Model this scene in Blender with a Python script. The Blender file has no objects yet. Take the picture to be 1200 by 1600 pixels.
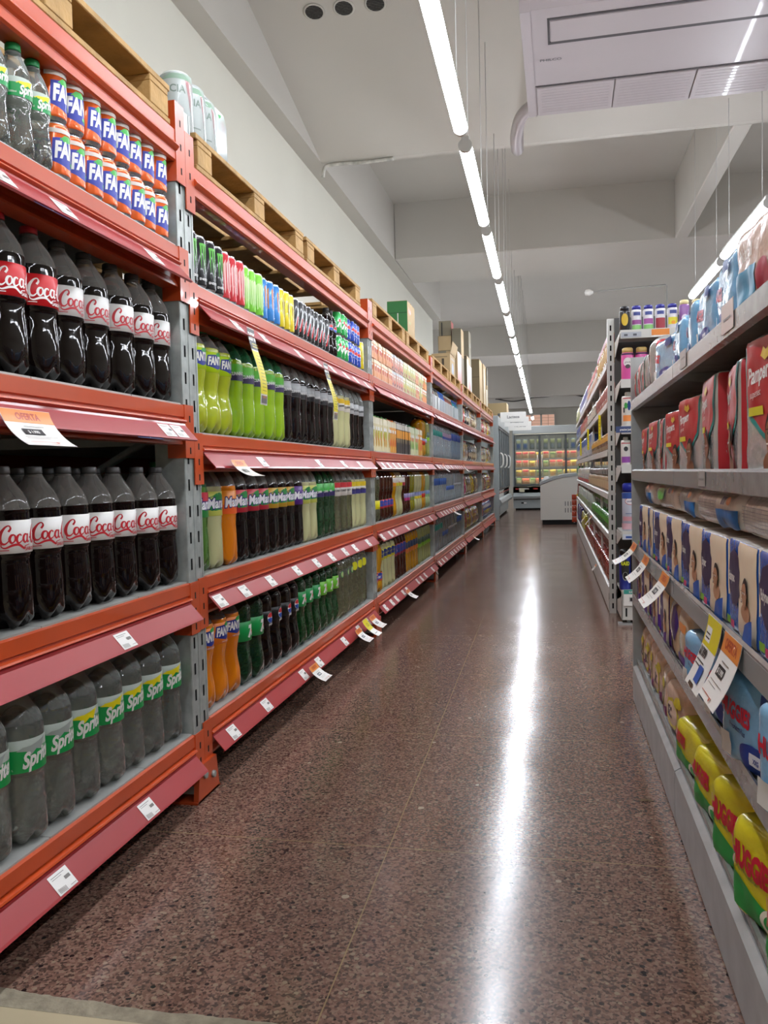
import bpy, bmesh, math, random
from mathutils import Vector, Matrix, noise
sc = bpy.context.scene
COL = sc.collection
# ------------------------------------------------------------------ camera, world, exposure
CAM_F, CAM_YAW, CAM_PITCH, CAM_ROLL, CAM_H = 1296.1, 0.2034, 0.0462, -0.0222, 0.9126
cam_data = bpy.data.cameras.new('camera')
cam = bpy.data.objects.new('camera', cam_data)
COL.objects.link(cam)
fw = Vector((-math.sin(CAM_YAW) * math.cos(CAM_PITCH), math.cos(CAM_YAW) * math.cos(CAM_PITCH), -math.sin(CAM_PITCH)))
rt0 = Vector((math.cos(CAM_YAW), math.sin(CAM_YAW), 0))
up0 = rt0.cross(fw)
rt = math.cos(CAM_ROLL) * rt0 + math.sin(CAM_ROLL) * up0
up = -math.sin(CAM_ROLL) * rt0 + math.cos(CAM_ROLL) * up0
cam.matrix_world = Matrix(((rt.x, up.x, -fw.x, 0), (rt.y, up.y, -fw.y, 0), (rt.z, up.z, -fw.z, CAM_H), (0, 0, 0, 1)))
cam_data.sensor_fit = 'VERTICAL'
cam_data.sensor_height = 32
cam_data.lens = CAM_F / 1600 * 32
cam_data.clip_start = 0.02
cam_data.clip_end = 200
sc.camera = cam
sc.view_settings.view_transform = 'Standard'
sc.view_settings.look = 'None'
sc.view_settings.gamma = 1
sc.view_settings.use_curve_mapping = False
sc.view_settings.exposure = 0.72
TUBE = 30.0            # strength of the ceiling tubes
FREEZER_LIGHT = 8.0
world = bpy.data.worlds.new('world')
sc.world = world
world.use_nodes = True
world.node_tree.nodes['Background'].inputs[0].default_value = (0.75, 0.8, 0.9, 1)
world.node_tree.nodes['Background'].inputs[1].default_value = 0.15
try:
    sc.cycles.max_bounces = 10
    sc.cycles.transmission_bounces = 8
    sc.cycles.transparent_max_bounces = 12
    sc.cycles.diffuse_bounces = 4
    sc.cycles.glossy_bounces = 4
    sc.cycles.sample_clamp_indirect = 4
    sc.cycles.caustics_reflective = False
    sc.cycles.caustics_refractive = False
    sc.cycles.use_denoising = True
except Exception:
    pass

# ------------------------------------------------------------------ materials
def lin(h):
    h = h.lstrip('#')
    out = []
    for i in (0, 2, 4):
        c = int(h[i:i + 2], 16) / 255
        out.append(c / 12.92 if c <= 0.04045 else ((c + 0.055) / 1.055) ** 2.4)
    return out + [1]

MATS = {}
def pm(name, hexc='#808080', rough=0.5, metal=0.0, trans=0.0, coat=0.0, emis=None, es=0.0, ior=1.45, bump=0, bscale=30, alpha=1.0, noisemix=0.0, nscale=8, spec=0.5):
    if name in MATS:
        return MATS[name]
    m = bpy.data.materials.new(name)
    m.use_nodes = True
    nt = m.node_tree
    b = nt.nodes['Principled BSDF']
    b.inputs['Base Color'].default_value = lin(hexc)
    b.inputs['Roughness'].default_value = rough
    b.inputs['Metallic'].default_value = metal
    b.inputs['Transmission Weight'].default_value = trans
    b.inputs['Coat Weight'].default_value = coat
    b.inputs['Coat Roughness'].default_value = 0.05
    b.inputs['IOR'].default_value = ior
    b.inputs['Alpha'].default_value = alpha
    b.inputs['Specular IOR Level'].default_value = spec
    if emis:
        b.inputs['Emission Color'].default_value = lin(emis)
        b.inputs['Emission Strength'].default_value = es
    if bump or noisemix:
        tc = nt.nodes.new('ShaderNodeTexCoord')
        if bump:
            n = nt.nodes.new('ShaderNodeTexNoise')
            n.inputs['Scale'].default_value = bscale
            n.inputs['Detail'].default_value = 3
            nt.links.new(tc.outputs['Object'], n.inputs['Vector'])
            bp = nt.nodes.new('ShaderNodeBump')
            bp.inputs['Strength'].default_value = bump
            bp.inputs['Distance'].default_value = 0.01
            nt.links.new(n.outputs['Fac'], bp.inputs['Height'])
            nt.links.new(bp.outputs['Normal'], b.inputs['Normal'])
        if noisemix:
            n2 = nt.nodes.new('ShaderNodeTexNoise')
            n2.inputs['Scale'].default_value = nscale
            n2.inputs['Detail'].default_value = 6
            nt.links.new(tc.outputs['Object'], n2.inputs['Vector'])
            mp = nt.nodes.new('ShaderNodeMapRange')
            mp.inputs['From Min'].default_value = 0.3
            mp.inputs['From Max'].default_value = 0.7
            mp.inputs['To Min'].default_value = 1 - noisemix
            mp.inputs['To Max'].default_value = 1 + noisemix
            nt.links.new(n2.outputs['Fac'], mp.inputs['Value'])
            mx = nt.nodes.new('ShaderNodeVectorMath')
            mx.operation = 'SCALE'
            mx.inputs[0].default_value = lin(hexc)[:3]
            nt.links.new(mp.outputs[0], mx.inputs['Scale'])
            nt.links.new(mx.outputs[0], b.inputs['Base Color'])
    MATS[name] = m
    return m

def ink(hexc, rough=0.35):
    return pm('print_' + hexc.lstrip('#') + ('' if rough == 0.35 else '_%d' % int(rough * 100)), hexc, rough)

def film(hexc):          # glossy wrinkled plastic film
    return pm('film_' + hexc.lstrip('#'), hexc, 0.22, bump=0.5, bscale=22, coat=0.3)

def clear_mat(name, hexc='#e8ecea', tfac=0.75, rough=0.05, spec=0.5):
    """thin clear plastic: mostly see-through, part glossy film"""
    if name in MATS:
        return MATS[name]
    m = bpy.data.materials.new(name)
    m.use_nodes = True
    nt = m.node_tree
    b = nt.nodes['Principled BSDF']
    b.inputs['Base Color'].default_value = lin(hexc)
    b.inputs['Roughness'].default_value = rough
    t = nt.nodes.new('ShaderNodeBsdfTransparent')
    t.inputs[0].default_value = (0.9, 0.9, 0.9, 1)
    mx = nt.nodes.new('ShaderNodeMixShader')
    fr = nt.nodes.new('ShaderNodeFresnel')
    fr.inputs['IOR'].default_value = 1.45
    ad = nt.nodes.new('ShaderNodeMath')
    ad.operation = 'ADD'
    ad.use_clamp = True
    ad.inputs[1].default_value = 1 - tfac
    nt.links.new(fr.outputs[0], ad.inputs[0])
    nt.links.new(ad.outputs[0], mx.inputs[0])
    nt.links.new(t.outputs[0], mx.inputs[1])
    nt.links.new(b.outputs[0], mx.inputs[2])
    nt.links.new(mx.outputs[0], nt.nodes['Material Output'].inputs[0])
    MATS[name] = m
    return m

def orange_paint():
    return pm('orange_paint', '#bd4a20', 0.3, coat=0.5, noisemix=0.10, nscale=5)
ORANGE = orange_paint()
GALV = pm('galvanised_steel', '#a3a8a4', 0.42, metal=0.35, noisemix=0.18, nscale=30)
DECK = pm('deck_steel', '#b0b1ac', 0.45, metal=0.4, noisemix=0.12, nscale=9)
STRIP = pm('red_price_channel', '#9e2c2e', 0.38, coat=0.2, noisemix=0.06, nscale=4)
WOOD = pm('pallet_wood', '#a5824f', 0.75, noisemix=0.25, nscale=11, bump=0.3, bscale=50)
CARD = pm('cardboard', '#a08a67', 0.8, noisemix=0.07, nscale=6)
CARDGREY = pm('grey_cardboard', '#77705f', 0.8, noisemix=0.07, nscale=6)
PAPER = pm('paper', '#e9e7e2', 0.5)
DARK = pm('dark_gap', '#0c0c0c', 0.8)
WHITEM = pm('white_shelf_steel', '#c9c8c2', 0.35, noisemix=0.04)
SILVER = pm('silver_shelf_steel', '#a9abaa', 0.35, metal=0.3, noisemix=0.15, nscale=14)
SILVERLIP = pm('silver_lip', '#9d9c99', 0.25, metal=0.45, noisemix=0.15, nscale=30)

# ------------------------------------------------------------------ 2D shapes (vertices, faces)
def sh_rect(x0, y0, x1, y1, s=0.01):
    nx = max(1, int(math.ceil((x1 - x0) / s)))
    ny = max(1, int(math.ceil((y1 - y0) / s)))
    v = [(x0 + (x1 - x0) * i / nx, y0 + (y1 - y0) * j / ny) for j in range(ny + 1) for i in range(nx + 1)]
    f = [(j * (nx + 1) + i, j * (nx + 1) + i + 1, (j + 1) * (nx + 1) + i + 1, (j + 1) * (nx + 1) + i) for j in range(ny) for i in range(nx)]
    return v, f

def sh_ell(cx, cy, rx, ry, n=24, rings=3, fn=None, a0=0.0, a1=2 * math.pi):
    v = [(cx, cy)]
    f = []
    full = abs(a1 - a0 - 2 * math.pi) < 1e-6
    m = n if full else n + 1
    for k in range(1, rings + 1):
        for i in range(m):
            a = a0 + (a1 - a0) * i / n
            q = (fn(a) if fn else 1) * k / rings
            v.append((cx + rx * q * math.cos(a), cy + ry * q * math.sin(a)))
    for i in range(n):
        f.append((0, 1 + i, 1 + (i + 1) % m))
    for k in range(1, rings):
        b0 = 1 + (k - 1) * m
        b1 = 1 + k * m
        for i in range(n):
            j = (i + 1) % m
            f.append((b0 + i, b1 + i, b1 + j, b0 + j))
    return v, f

def refine(v, f, s):
    bm = bmesh.new()
    vs = [bm.verts.new((p[0], p[1], 0)) for p in v]
    for q in f:
        try:
            bm.faces.new([vs[i] for i in q])
        except ValueError:
            pass
    bmesh.ops.triangulate(bm, faces=bm.faces[:])
    for _ in range(4):
        long_e = [e for e in bm.edges if e.calc_length() > s]
        if not long_e:
            break
        bmesh.ops.subdivide_edges(bm, edges=long_e, cuts=1)
        bmesh.ops.triangulate(bm, faces=bm.faces[:])
    bm.verts.index_update()
    ov = [(x.co.x, x.co.y) for x in bm.verts]
    of = [tuple(x.index for x in q.verts) for q in bm.faces]
    bm.free()
    return ov, of

def sh_poly(pts, s=0.012):
    return refine(pts, [tuple(range(len(pts)))], s)

TEXTS = {}
def sh_text(s, x, y, h, bold=0.0, shear=0.0, align='l', sx=1.0, arc=0.0, seg=0.012):
    key = (s, round(bold, 3), round(shear, 3))
    if key not in TEXTS:
        cu = bpy.data.curves.new('lettering', 'FONT')
        cu.body = s
        cu.size = 1
        cu.offset = bold
        cu.shear = shear
        cu.resolution_u = 3
        ob = bpy.data.objects.new('lettering', cu)
        me = ob.to_mesh()
        TEXTS[key] = ([(p.co.x, p.co.y) for p in me.vertices], [tuple(q.vertices) for q in me.polygons])
        ob.to_mesh_clear()
        bpy.data.objects.remove(ob)
        bpy.data.curves.remove(cu)
    v, f = TEXTS[key]
    k = h / 0.73
    w = max((p[0] for p in v), default=0)
    dx = {'l': 0, 'c': -w / 2, 'r': -w}[align]
    pts = [((p[0] + dx) * k * sx, p[1] * k) for p in v]
    if seg and h > 0.012:
        pts, f = refine(pts, f, seg)
    return [(x + px, y + py + arc * px) for px, py in pts], f

def cr(pts, n=7):
    out = []
    for i in range(len(pts) - 1):
        p0, p1, p2, p3 = pts[max(i - 1, 0)], pts[i], pts[i + 1], pts[min(i + 2, len(pts) - 1)]
        for k in range(n):
            t = k / n
            out.append(tuple(0.5 * (2 * b + (c - a) * t + (2 * a - 5 * b + 4 * c - d) * t * t + (3 * b - a - 3 * c + d) * t ** 3) for a, b, c, d in zip(p0, p1, p2, p3)))
    out.append(tuple(pts[-1]))
    return out

def strokes(lst, x, y, h):
    v, f = [], []
    for st in lst:
        p = cr(st)
        base = len(v)
        for i, q in enumerate(p):
            a = p[max(i - 1, 0)]
            b = p[min(i + 1, len(p) - 1)]
            dx, dy = b[0] - a[0], b[1] - a[1]
            L = math.hypot(dx, dy) or 1
            w = q[2] / 2
            v.append((x + h * (q[0] - dy / L * w), y + h * (q[1] + dx / L * w)))
            v.append((x + h * (q[0] + dy / L * w), y + h * (q[1] - dx / L * w)))
        for i in range(len(p) - 1):
            k = base + 2 * i
            f.append((k, k + 1, k + 3, k + 2))
    return v, f

def script_o(x):
    return [(x + .30, .48, .07), (x + .12, .44, .13), (x + .03, .22, .15), (x + .12, .02, .11), (x + .27, .08, .08), (x + .36, .28, .12), (x + .30, .48, .07)]
def script_c(x):
    return [(x + .32, .40, .10), (x + .24, .49, .07), (x + .10, .40, .13), (x + .03, .18, .15), (x + .12, .0, .11), (x + .30, .08, .06), (x + .42, .2, .05)]
def script_a(x):
    return [script_o(x)[:], [(x + .40, .50, .10), (x + .34, .22, .12), (x + .38, .02, .10), (x + .50, .10, .05)]]
def script_logo():
    C = lambda x: [(x + .50, .66, .13), (x + .62, .84, .11), (x + .54, 1.0, .07), (x + .34, .92, .10), (x + .12, .62, .17), (x + .04, .28, .19), (x + .12, .02, .15), (x + .32, -.02, .09), (x + .52, .16, .05)]
    L = [C(0), script_o(.52), script_c(.92)] + script_a(1.34) + [[(1.86, .26, .09), (2.04, .28, .09)]] + [C(2.02), script_o(2.56)]
    L.append([(2.98, .1, .05), (3.12, .55, .07), (3.14, .9, .07), (3.04, .95, .07), (2.98, .5, .12), (3.04, .02, .10), (3.16, .1, .05)])
    L += script_a(3.14)
    L.append([(.12, .0, .06), (.1, -.16, .06), (.3, -.26, .09), (.7, -.12, .13), (1.05, -.1, .13), (1.3, -.26, .13), (1.42, -.34, .09), (1.5, -.2, .05), (1.85, -.12, .04)])
    return L
LOGO = script_logo()

# ------------------------------------------------------------------ mesh collector
class MB:
    def __init__(s):
        s.v, s.f, s.m, s.s, s.mats = [], [], [], [], []
    def mi(s, mat):
        if mat not in s.mats:
            s.mats.append(mat)
        return s.mats.index(mat)
    def add(s, v, f, mat, smooth=False):
        b = len(s.v)
        s.v += [tuple(p) for p in v]
        k = s.mi(mat)
        for q in f:
            s.f.append(tuple(i + b for i in q))
            s.m.append(k)
            s.s.append(smooth)
        return s
    def box(s, x0, x1, y0, y1, z0, z1, mat):
        v = [(x, y, z) for x in (x0, x1) for y in (y0, y1) for z in (z0, z1)]
        return s.add(v, [(0, 1, 3, 2), (4, 6, 7, 5), (0, 4, 5, 1), (2, 3, 7, 6), (0, 2, 6, 4), (1, 5, 7, 3)], mat)
    def bbox(s, x0, x1, y0, y1, z0, z1, mat, b=0.004):
        """box with chamfered edges"""
        xs, ys, zs = (x0, x1), (y0, y1), (z0, z1)
        v, f, idx = [], [], {}
        for i in (0, 1):
            for j in (0, 1):
                for k in (0, 1):
                    sx, sy, sz = (b, -b)[i], (b, -b)[j], (b, -b)[k]
                    for ax in range(3):
                        p = [xs[i] + sx, ys[j] + sy, zs[k] + sz]
                        p[ax] = (xs[i], ys[j], zs[k])[ax]
                        idx[(i, j, k, ax)] = len(v)
                        v.append(tuple(p))
        for c in (0, 1):
            f.append([idx[(c, 0, 0, 0)], idx[(c, 1, 0, 0)], idx[(c, 1, 1, 0)], idx[(c, 0, 1, 0)]][::1 if c else -1])
            f.append([idx[(0, c, 0, 1)], idx[(1, c, 0, 1)], idx[(1, c, 1, 1)], idx[(0, c, 1, 1)]][::-1 if c else 1])
            f.append([idx[(0, 0, c, 2)], idx[(1, 0, c, 2)], idx[(1, 1, c, 2)], idx[(0, 1, c, 2)]][::1 if c else -1])
        for a in (0, 1):
            for c in (0, 1):
                f.append([idx[(a, c, 0, 0)], idx[(a, c, 1, 0)], idx[(a, c, 1, 1)], idx[(a, c, 0, 1)]])
                f.append([idx[(a, 0, c, 0)], idx[(a, 1, c, 0)], idx[(a, 1, c, 2)], idx[(a, 0, c, 2)]])
                f.append([idx[(0, a, c, 1)], idx[(1, a, c, 1)], idx[(1, a, c, 2)], idx[(0, a, c, 2)]])
        for i in (0, 1):
            for j in (0, 1):
                for k in (0, 1):
                    f.append([idx[(i, j, k, 0)], idx[(i, j, k, 1)], idx[(i, j, k, 2)]])
        return s.add(v, f, mat)
    def lathe(s, prof, mat, seg=24, c=(0, 0, 0), fn=None, smooth=True, cap0=True, cap1=True):
        """prof: (z, r) or (z, r, mat) rows; fn(z, angle, r) may change r"""
        b = len(s.v)
        for row in prof:
            for i in range(seg):
                a = 2 * math.pi * i / seg
                r, z = (fn(row[0], a, row[1]) if fn else (row[1], row[0]))
                s.v.append((c[0] + r * math.cos(a), c[1] + r * math.sin(a), c[2] + z))
        for k in range(len(prof) - 1):
            mm = s.mi(prof[k][2] if len(prof[k]) > 2 else mat)
            for i in range(seg):
                j = (i + 1) % seg
                s.f.append((b + k * seg + i, b + k * seg + j, b + (k + 1) * seg + j, b + (k + 1) * seg + i))
                s.m.append(mm)
                s.s.append(smooth)
        if cap0:
            s.f.append(tuple(b + i for i in range(seg))[::-1])
            s.m.append(s.mi(prof[0][2] if len(prof[0]) > 2 else mat))
            s.s.append(False)
        if cap1:
            s.f.append(tuple(b + (len(prof) - 1) * seg + i for i in range(seg)))
            s.m.append(s.mi(prof[-1][2] if len(prof[-1]) > 2 else mat))
            s.s.append(False)
        return s
    def prism(s, poly, y0, y1, mat, axis='y', closed=True, smooth=False):
        """poly of (x, z) extruded along y (axis 'y'), or of (y, z) extruded along x, or (x, y) along z"""
        def P(p, t):
            return {'y': (p[0], t, p[1]), 'x': (t, p[0], p[1]), 'z': (p[0], p[1], t)}[axis]
        n = len(poly)
        v = [P(p, y0) for p in poly] + [P(p, y1) for p in poly]
        f = [(i, (i + 1) % n, n + (i + 1) % n, n + i) for i in range(n if closed else n - 1)]
        s.add(v, f, mat, smooth)
        if closed:
            s.add(v, [tuple(range(n))[::-1], tuple(range(n, 2 * n))], mat)
        return s
    def sheet(s, path, t, y0, y1, mat, axis='y'):
        """folded sheet metal: a path of (x, z) given a thickness t, extruded along y"""
        n = len(path)
        off = []
        for i in range(n):
            a = path[max(i - 1, 0)]
            b = path[min(i + 1, n - 1)]
            dx, dz = b[0] - a[0], b[1] - a[1]
            L = math.hypot(dx, dz) or 1
            off.append((path[i][0] - dz / L * t, path[i][1] + dx / L * t))
        return s.prism(list(path) + off[::-1], y0, y1, mat, axis)
    def tube(s, pts, r, mat, seg=8, smooth=True):
        pts = [Vector(p) for p in pts]
        b = len(s.v)
        prev = None
        for i, p in enumerate(pts):
            d = (pts[min(i + 1, len(pts) - 1)] - pts[max(i - 1, 0)]).normalized()
            a = Vector((0, 0, 1)) if abs(d.z) < 0.9 else Vector((1, 0, 0))
            if prev is not None:
                a = prev
            u = (a - d * a.dot(d)).normalized()
            prev = u
            w = d.cross(u)
            for k in range(seg):
                t = 2 * math.pi * k / seg
                q = p + (u * math.cos(t) + w * math.sin(t)) * r
                s.v.append(tuple(q))
        mm = s.mi(mat)
        for i in range(len(pts) - 1):
            for k in range(seg):
                j = (k + 1) % seg
                s.f.append((b + i * seg + k, b + i * seg + j, b + (i + 1) * seg + j, b + (i + 1) * seg + k))
                s.m.append(mm)
                s.s.append(smooth)
        s.f.append(tuple(b + k for k in range(seg))[::-1])
        s.f.append(tuple(b + (len(pts) - 1) * seg + k for k in range(seg)))
        s.m += [mm, mm]
        s.s += [False, False]
        return s
    def decals(s, lst, mapfn, off=0.0008, step=0.00025):
        for k, (shape, mat) in enumerate(lst):
            v, f = shape
            s.add([mapfn(p[0], p[1], off + k * step) for p in v], f, mat, True)
        return s
    def build(s, name, parent=None, loc=None, rz=0.0):
        me = bpy.data.meshes.new(name)
        me.from_pydata(s.v, [], s.f)
        for m in s.mats:
            me.materials.append(m)
        me.polygons.foreach_set('material_index', s.m)
        me.polygons.foreach_set('use_smooth', s.s)
        me.update()
        o = bpy.data.objects.new(name, me)
        COL.objects.link(o)
        if parent:
            o.parent = parent
        if loc:
            o.location = loc
        o.rotation_euler = (0, 0, rz)
        return o

def tag(o, label=None, cat=None, group=None, kind=None):
    if label: o['label'] = label
    if cat: o['category'] = cat
    if group: o['group'] = group
    if kind: o['kind'] = kind
    return o
def empty(name, loc=(0, 0, 0), rz=0.0):
    o = bpy.data.objects.new(name, None)
    COL.objects.link(o)
    o.location = loc
    o.rotation_euler = (0, 0, rz)
    o.empty_display_size = 0.1
    return o
KIDS = {}
def kids(o):
    return KIDS.get(o.name, [])
def adopt(root, *ch):
    for c in ch:
        c.parent = root
        KIDS.setdefault(root.name, []).append(c)
    return root
def copy_tree(o, parent=None):
    c = o.copy()
    COL.objects.link(c)
    c.parent = parent
    for ch in kids(o):
        copy_tree(ch, c)
    return c
def structure(o, label=None):
    o['kind'] = 'structure'
    if label: o['label'] = label
    return o
ORD = 'first second third fourth fifth sixth seventh eighth ninth tenth eleventh twelfth thirteenth fourteenth fifteenth sixteenth seventeenth eighteenth nineteenth twentieth'.split()
ORD += ['twenty-' + w for w in ORD[:9]] + ['thirtieth'] + ['thirty-' + w for w in ORD[:9]] + ['fortieth'] + ['forty-' + w for w in ORD[:9]]

# ------------------------------------------------------------------ the room
def N(nt, t, **kw):
    n = nt.nodes.new(t)
    for k, v in kw.items():
        setattr(n, k, v)
    return n
def math_node(nt, op, a, b=None, clamp=False):
    n = N(nt, 'ShaderNodeMath', operation=op, use_clamp=clamp)
    for i, q in enumerate((a, b)):
        if q is None:
            continue
        if isinstance(q, (int, float)):
            n.inputs[i].default_value = q
        else:
            nt.links.new(q, n.inputs[i])
    return n.outputs[0]
def mixc(nt, fac, a, b):
    n = N(nt, 'ShaderNodeMix', data_type='RGBA')
    for i, q in ((0, fac), (6, a), (7, b)):
        if isinstance(q, (int, float)):
            n.inputs[i].default_value = q
        elif isinstance(q, list):
            n.inputs[i].default_value = q
        else:
            nt.links.new(q, n.inputs[i])
    return n.outputs[2]
def terrazzo():
    m = bpy.data.materials.new('terrazzo')
    m.use_nodes = True
    nt = m.node_tree
    b = nt.nodes['Principled BSDF']
    pos = N(nt, 'ShaderNodeNewGeometry').outputs['Position']
    def vor(scale, feat='F1'):
        v = N(nt, 'ShaderNodeTexVoronoi', feature=feat)
        v.inputs['Scale'].default_value = scale
        nt.links.new(pos, v.inputs['Vector'])
        return v
    def sepc(c):
        s_ = N(nt, 'ShaderNodeSeparateColor')
        nt.links.new(c, s_.inputs[0])
        return s_.outputs
    ns = N(nt, 'ShaderNodeTexNoise')
    ns.inputs['Scale'].default_value = 3.0
    ns.inputs['Detail'].default_value = 5
    nt.links.new(pos, ns.inputs['Vector'])
    base = mixc(nt, ns.outputs['Fac'], lin('#6f5448'), lin('#826658'))
    # fine chips
    v1 = vor(190)
    r = N(nt, 'ShaderNodeValToRGB')
    cr_ = r.color_ramp
    cr_.interpolation = 'CONSTANT'
    cr_.elements[0].color = lin('#2f2622'); cr_.elements[0].position = 0
    cr_.elements[1].color = lin('#684c42'); cr_.elements[1].position = 0.22
    for p, c in ((0.45, '#7a5b4f'), (0.65, '#8a6c5e'), (0.82, '#8c7462'), (0.93, '#4a3d39')):
        e = cr_.elements.new(p)
        e.color = lin(c)
    nt.links.new(sepc(v1.outputs['Color'])[0], r.inputs[0])
    c1 = mixc(nt, 0.72, base, r.outputs[0])
    # middle chips, dark and light
    v2 = vor(75)
    s2 = sepc(v2.outputs['Color'])
    near = math_node(nt, 'LESS_THAN', v2.outputs['Distance'], 0.36)
    dk = math_node(nt, 'MULTIPLY', near, math_node(nt, 'LESS_THAN', s2[0], 0.13))
    lt = math_node(nt, 'MULTIPLY', near, math_node(nt, 'GREATER_THAN', s2[1], 0.86))
    c2 = mixc(nt, dk, c1, lin('#241f20'))
    c3 = mixc(nt, lt, c2, lin('#8d7966'))
    # large pale stones
    v3 = vor(22)
    ns3 = N(nt, 'ShaderNodeTexNoise')
    ns3.inputs['Scale'].default_value = 45
    nt.links.new(pos, ns3.inputs['Vector'])
    s3 = sepc(v3.outputs['Color'])
    d3 = math_node(nt, 'ADD', v3.outputs['Distance'], math_node(nt, 'MULTIPLY', ns3.outputs['Fac'], 0.35))
    big = math_node(nt, 'MULTIPLY', math_node(nt, 'LESS_THAN', d3, math_node(nt, 'MULTIPLY', s3[2], 0.34)), math_node(nt, 'GREATER_THAN', s3[0], 0.90))
    c4 = mixc(nt, big, c3, lin('#a39380'))
    # brass-coloured joints every 0.88 m
    sx = N(nt, 'ShaderNodeSeparateXYZ')
    nt.links.new(pos, sx.inputs[0])
    xx = math_node(nt, 'ADD', sx.outputs[0], math_node(nt, 'MULTIPLY', sx.outputs[1], 0.0125))
    def joint(v, origin, w):
        t = math_node(nt, 'DIVIDE', math_node(nt, 'SUBTRACT', v, origin - 0.44), 0.88)
        fr = math_node(nt, 'FRACT', t)
        return math_node(nt, 'LESS_THAN', math_node(nt, 'ABSOLUTE', math_node(nt, 'SUBTRACT', fr, 0.5)), w / 0.88)
    j = math_node(nt, 'MAXIMUM', joint(xx, -0.383, 0.0014), joint(sx.outputs[1], 1.945, 0.0016))
    c5 = mixc(nt, math_node(nt, 'MULTIPLY', j, 0.8), c4, lin('#9a8460'))
    nt.links.new(c5, b.inputs['Base Color'])
    # polish: slightly uneven
    n4 = N(nt, 'ShaderNodeTexNoise')
    n4.inputs['Scale'].default_value = 2.2
    n4.inputs['Detail'].default_value = 4
    nt.links.new(pos, n4.inputs['Vector'])
    mr = N(nt, 'ShaderNodeMapRange')
    mr.inputs['To Min'].default_value = 0.12
    mr.inputs['To Max'].default_value = 0.22
    nt.links.new(n4.outputs['Fac'], mr.inputs['Value'])
    nt.links.new(mr.outputs[0], b.inputs['Roughness'])
    n5 = N(nt, 'ShaderNodeTexNoise')
    n5.inputs['Scale'].default_value = 2.6
    n5.inputs['Detail'].default_value = 1
    nt.links.new(pos, n5.inputs['Vector'])
    bp = N(nt, 'ShaderNodeBump')
    bp.inputs['Strength'].default_value = 0.35
    bp.inputs['Distance'].default_value = 0.008
    nt.links.new(n5.outputs['Fac'], bp.inputs['Height'])
    nt.links.new(bp.outputs['Normal'], b.inputs['Normal'])
    b.inputs['Specular IOR Level'].default_value = 0.6
    return m
TERRAZZO = terrazzo()
WALL = pm('wall_paint', '#c3c1b5', 0.7, noisemix=0.02, nscale=1.5)
CEIL = pm('ceiling_paint', '#b5b1a9', 0.75, noisemix=0.02, nscale=1.5)
BAND = pm('soffit_paint', '#aeaaa2', 0.7)
CREAM = pm('cream_tile', '#b5a88a', 0.45, noisemix=0.04)
PLASTER = pm('rough_mortar', '#8f8672', 0.85, noisemix=0.25, nscale=40, bump=0.6, bscale=60)

XL, XR, YN, YF = -2.15, 6.5, -5.0, 29.6
structure(MB().box(-6.5, XR, 1.272, YF, -0.1, 0, TERRAZZO).build('floor'))
structure(MB().box(-6.5, XR, YN, 1.245, -0.1, 0.001, CREAM).build('floor_entrance'), 'cream tiles before the brown terrazzo')
random.seed(5)
edge = []
x = -2.2
while x < 1.2:
    w = noise.noise(Vector((x * 5, 0, 1))) * .012 + noise.noise(Vector((x * 22, 3, 1))) * .005 + noise.noise(Vector((x * 70, 5, 1))) * .0025
    edge.append((x, 1.268 + w + max(0, (-0.75 - x)) * 0.05))
    x += 0.006
v = [(p[0], 1.236, 0.0015) for p in edge] + [(p[0], p[1], 0.004) for p in edge] + [(p[0], p[1] + 0.006, 0.0005) for p in edge]
n = len(edge)
structure(MB().add(v, [(i, i + 1, n + i + 1, n + i) for i in range(n - 1)] + [(n + i, n + i + 1, 2 * n + i + 1, 2 * n + i) for i in range(n - 1)], PLASTER).box(-2.2, 1.2, 1.236, 1.262, -0.01, 0.0012, PLASTER).build('trim_threshold'), 'rough mortar strip where the floors meet')
# left wall with its projecting band, ending where the aisle opens
structure(MB().box(XL - 0.2, XL, YN, 15.2, 0, 3.72, WALL).build('wall_left'))
structure(MB().box(XL - 0.2, -2.0, YN, 15.2, 3.69, 4.45, BAND).build('trim_soffit'), 'band projecting along the top of the wall')
structure(MB().box(-6.7, -6.5, 15.2, YF, 0, 4.5, WALL).build('wall_beyond'))
structure(MB().box(-6.5, XL - 0.2, 15.0, 15.2, 0, 4.5, WALL).build('wall_return'))
structure(MB().box(XR, XR + 0.2, YN, YF, 0, 4.5, WALL).build('wall_right'))
structure(MB().box(-6.7, XR + 0.2, YF, YF + 0.2, 0, 4.5, WALL).build('wall_back'))
structure(MB().box(-6.7, XR + 0.2, YN - 0.2, YN, 0, 4.5, WALL).build('wall_front'))
# ceiling slab and the concrete beams below it
structure(MB().box(-6.7, XR + 0.2, YN, YF, 4.40, 4.5, CEIL).build('ceiling'))
structure(MB().prism([(4.3, 4.42), (4.86, 4.30), (7.3, 3.69), (7.36, 3.69), (7.36, 4.42)], -2.0, XR, CEIL, axis='x').build('ceiling_slope'), 'sloping underside of the ceiling')
def cbeam(name, x0, x1, y0, y1, z, mat=CEIL):
    structure(MB().bbox(x0, x1, y0, y1, z, 4.42, mat, 0.01).build(name))
cbeam('ceiling_beam', -2.0, XR, 10.75, 12.15, 3.69)
cbeam('ceiling_beam', 1.47, 1.62, 7.36, 10.75, 3.69)
cbeam('ceiling_beam', -6.5, XR, 20.3, 22.3, 3.69)
cbeam('ceiling_beam', -6.5, XR, 25.7, 26.0, 3.15)
cbeam('ceiling_beam', -6.5, XR, 28.2, 28.45, 2.98)
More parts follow.
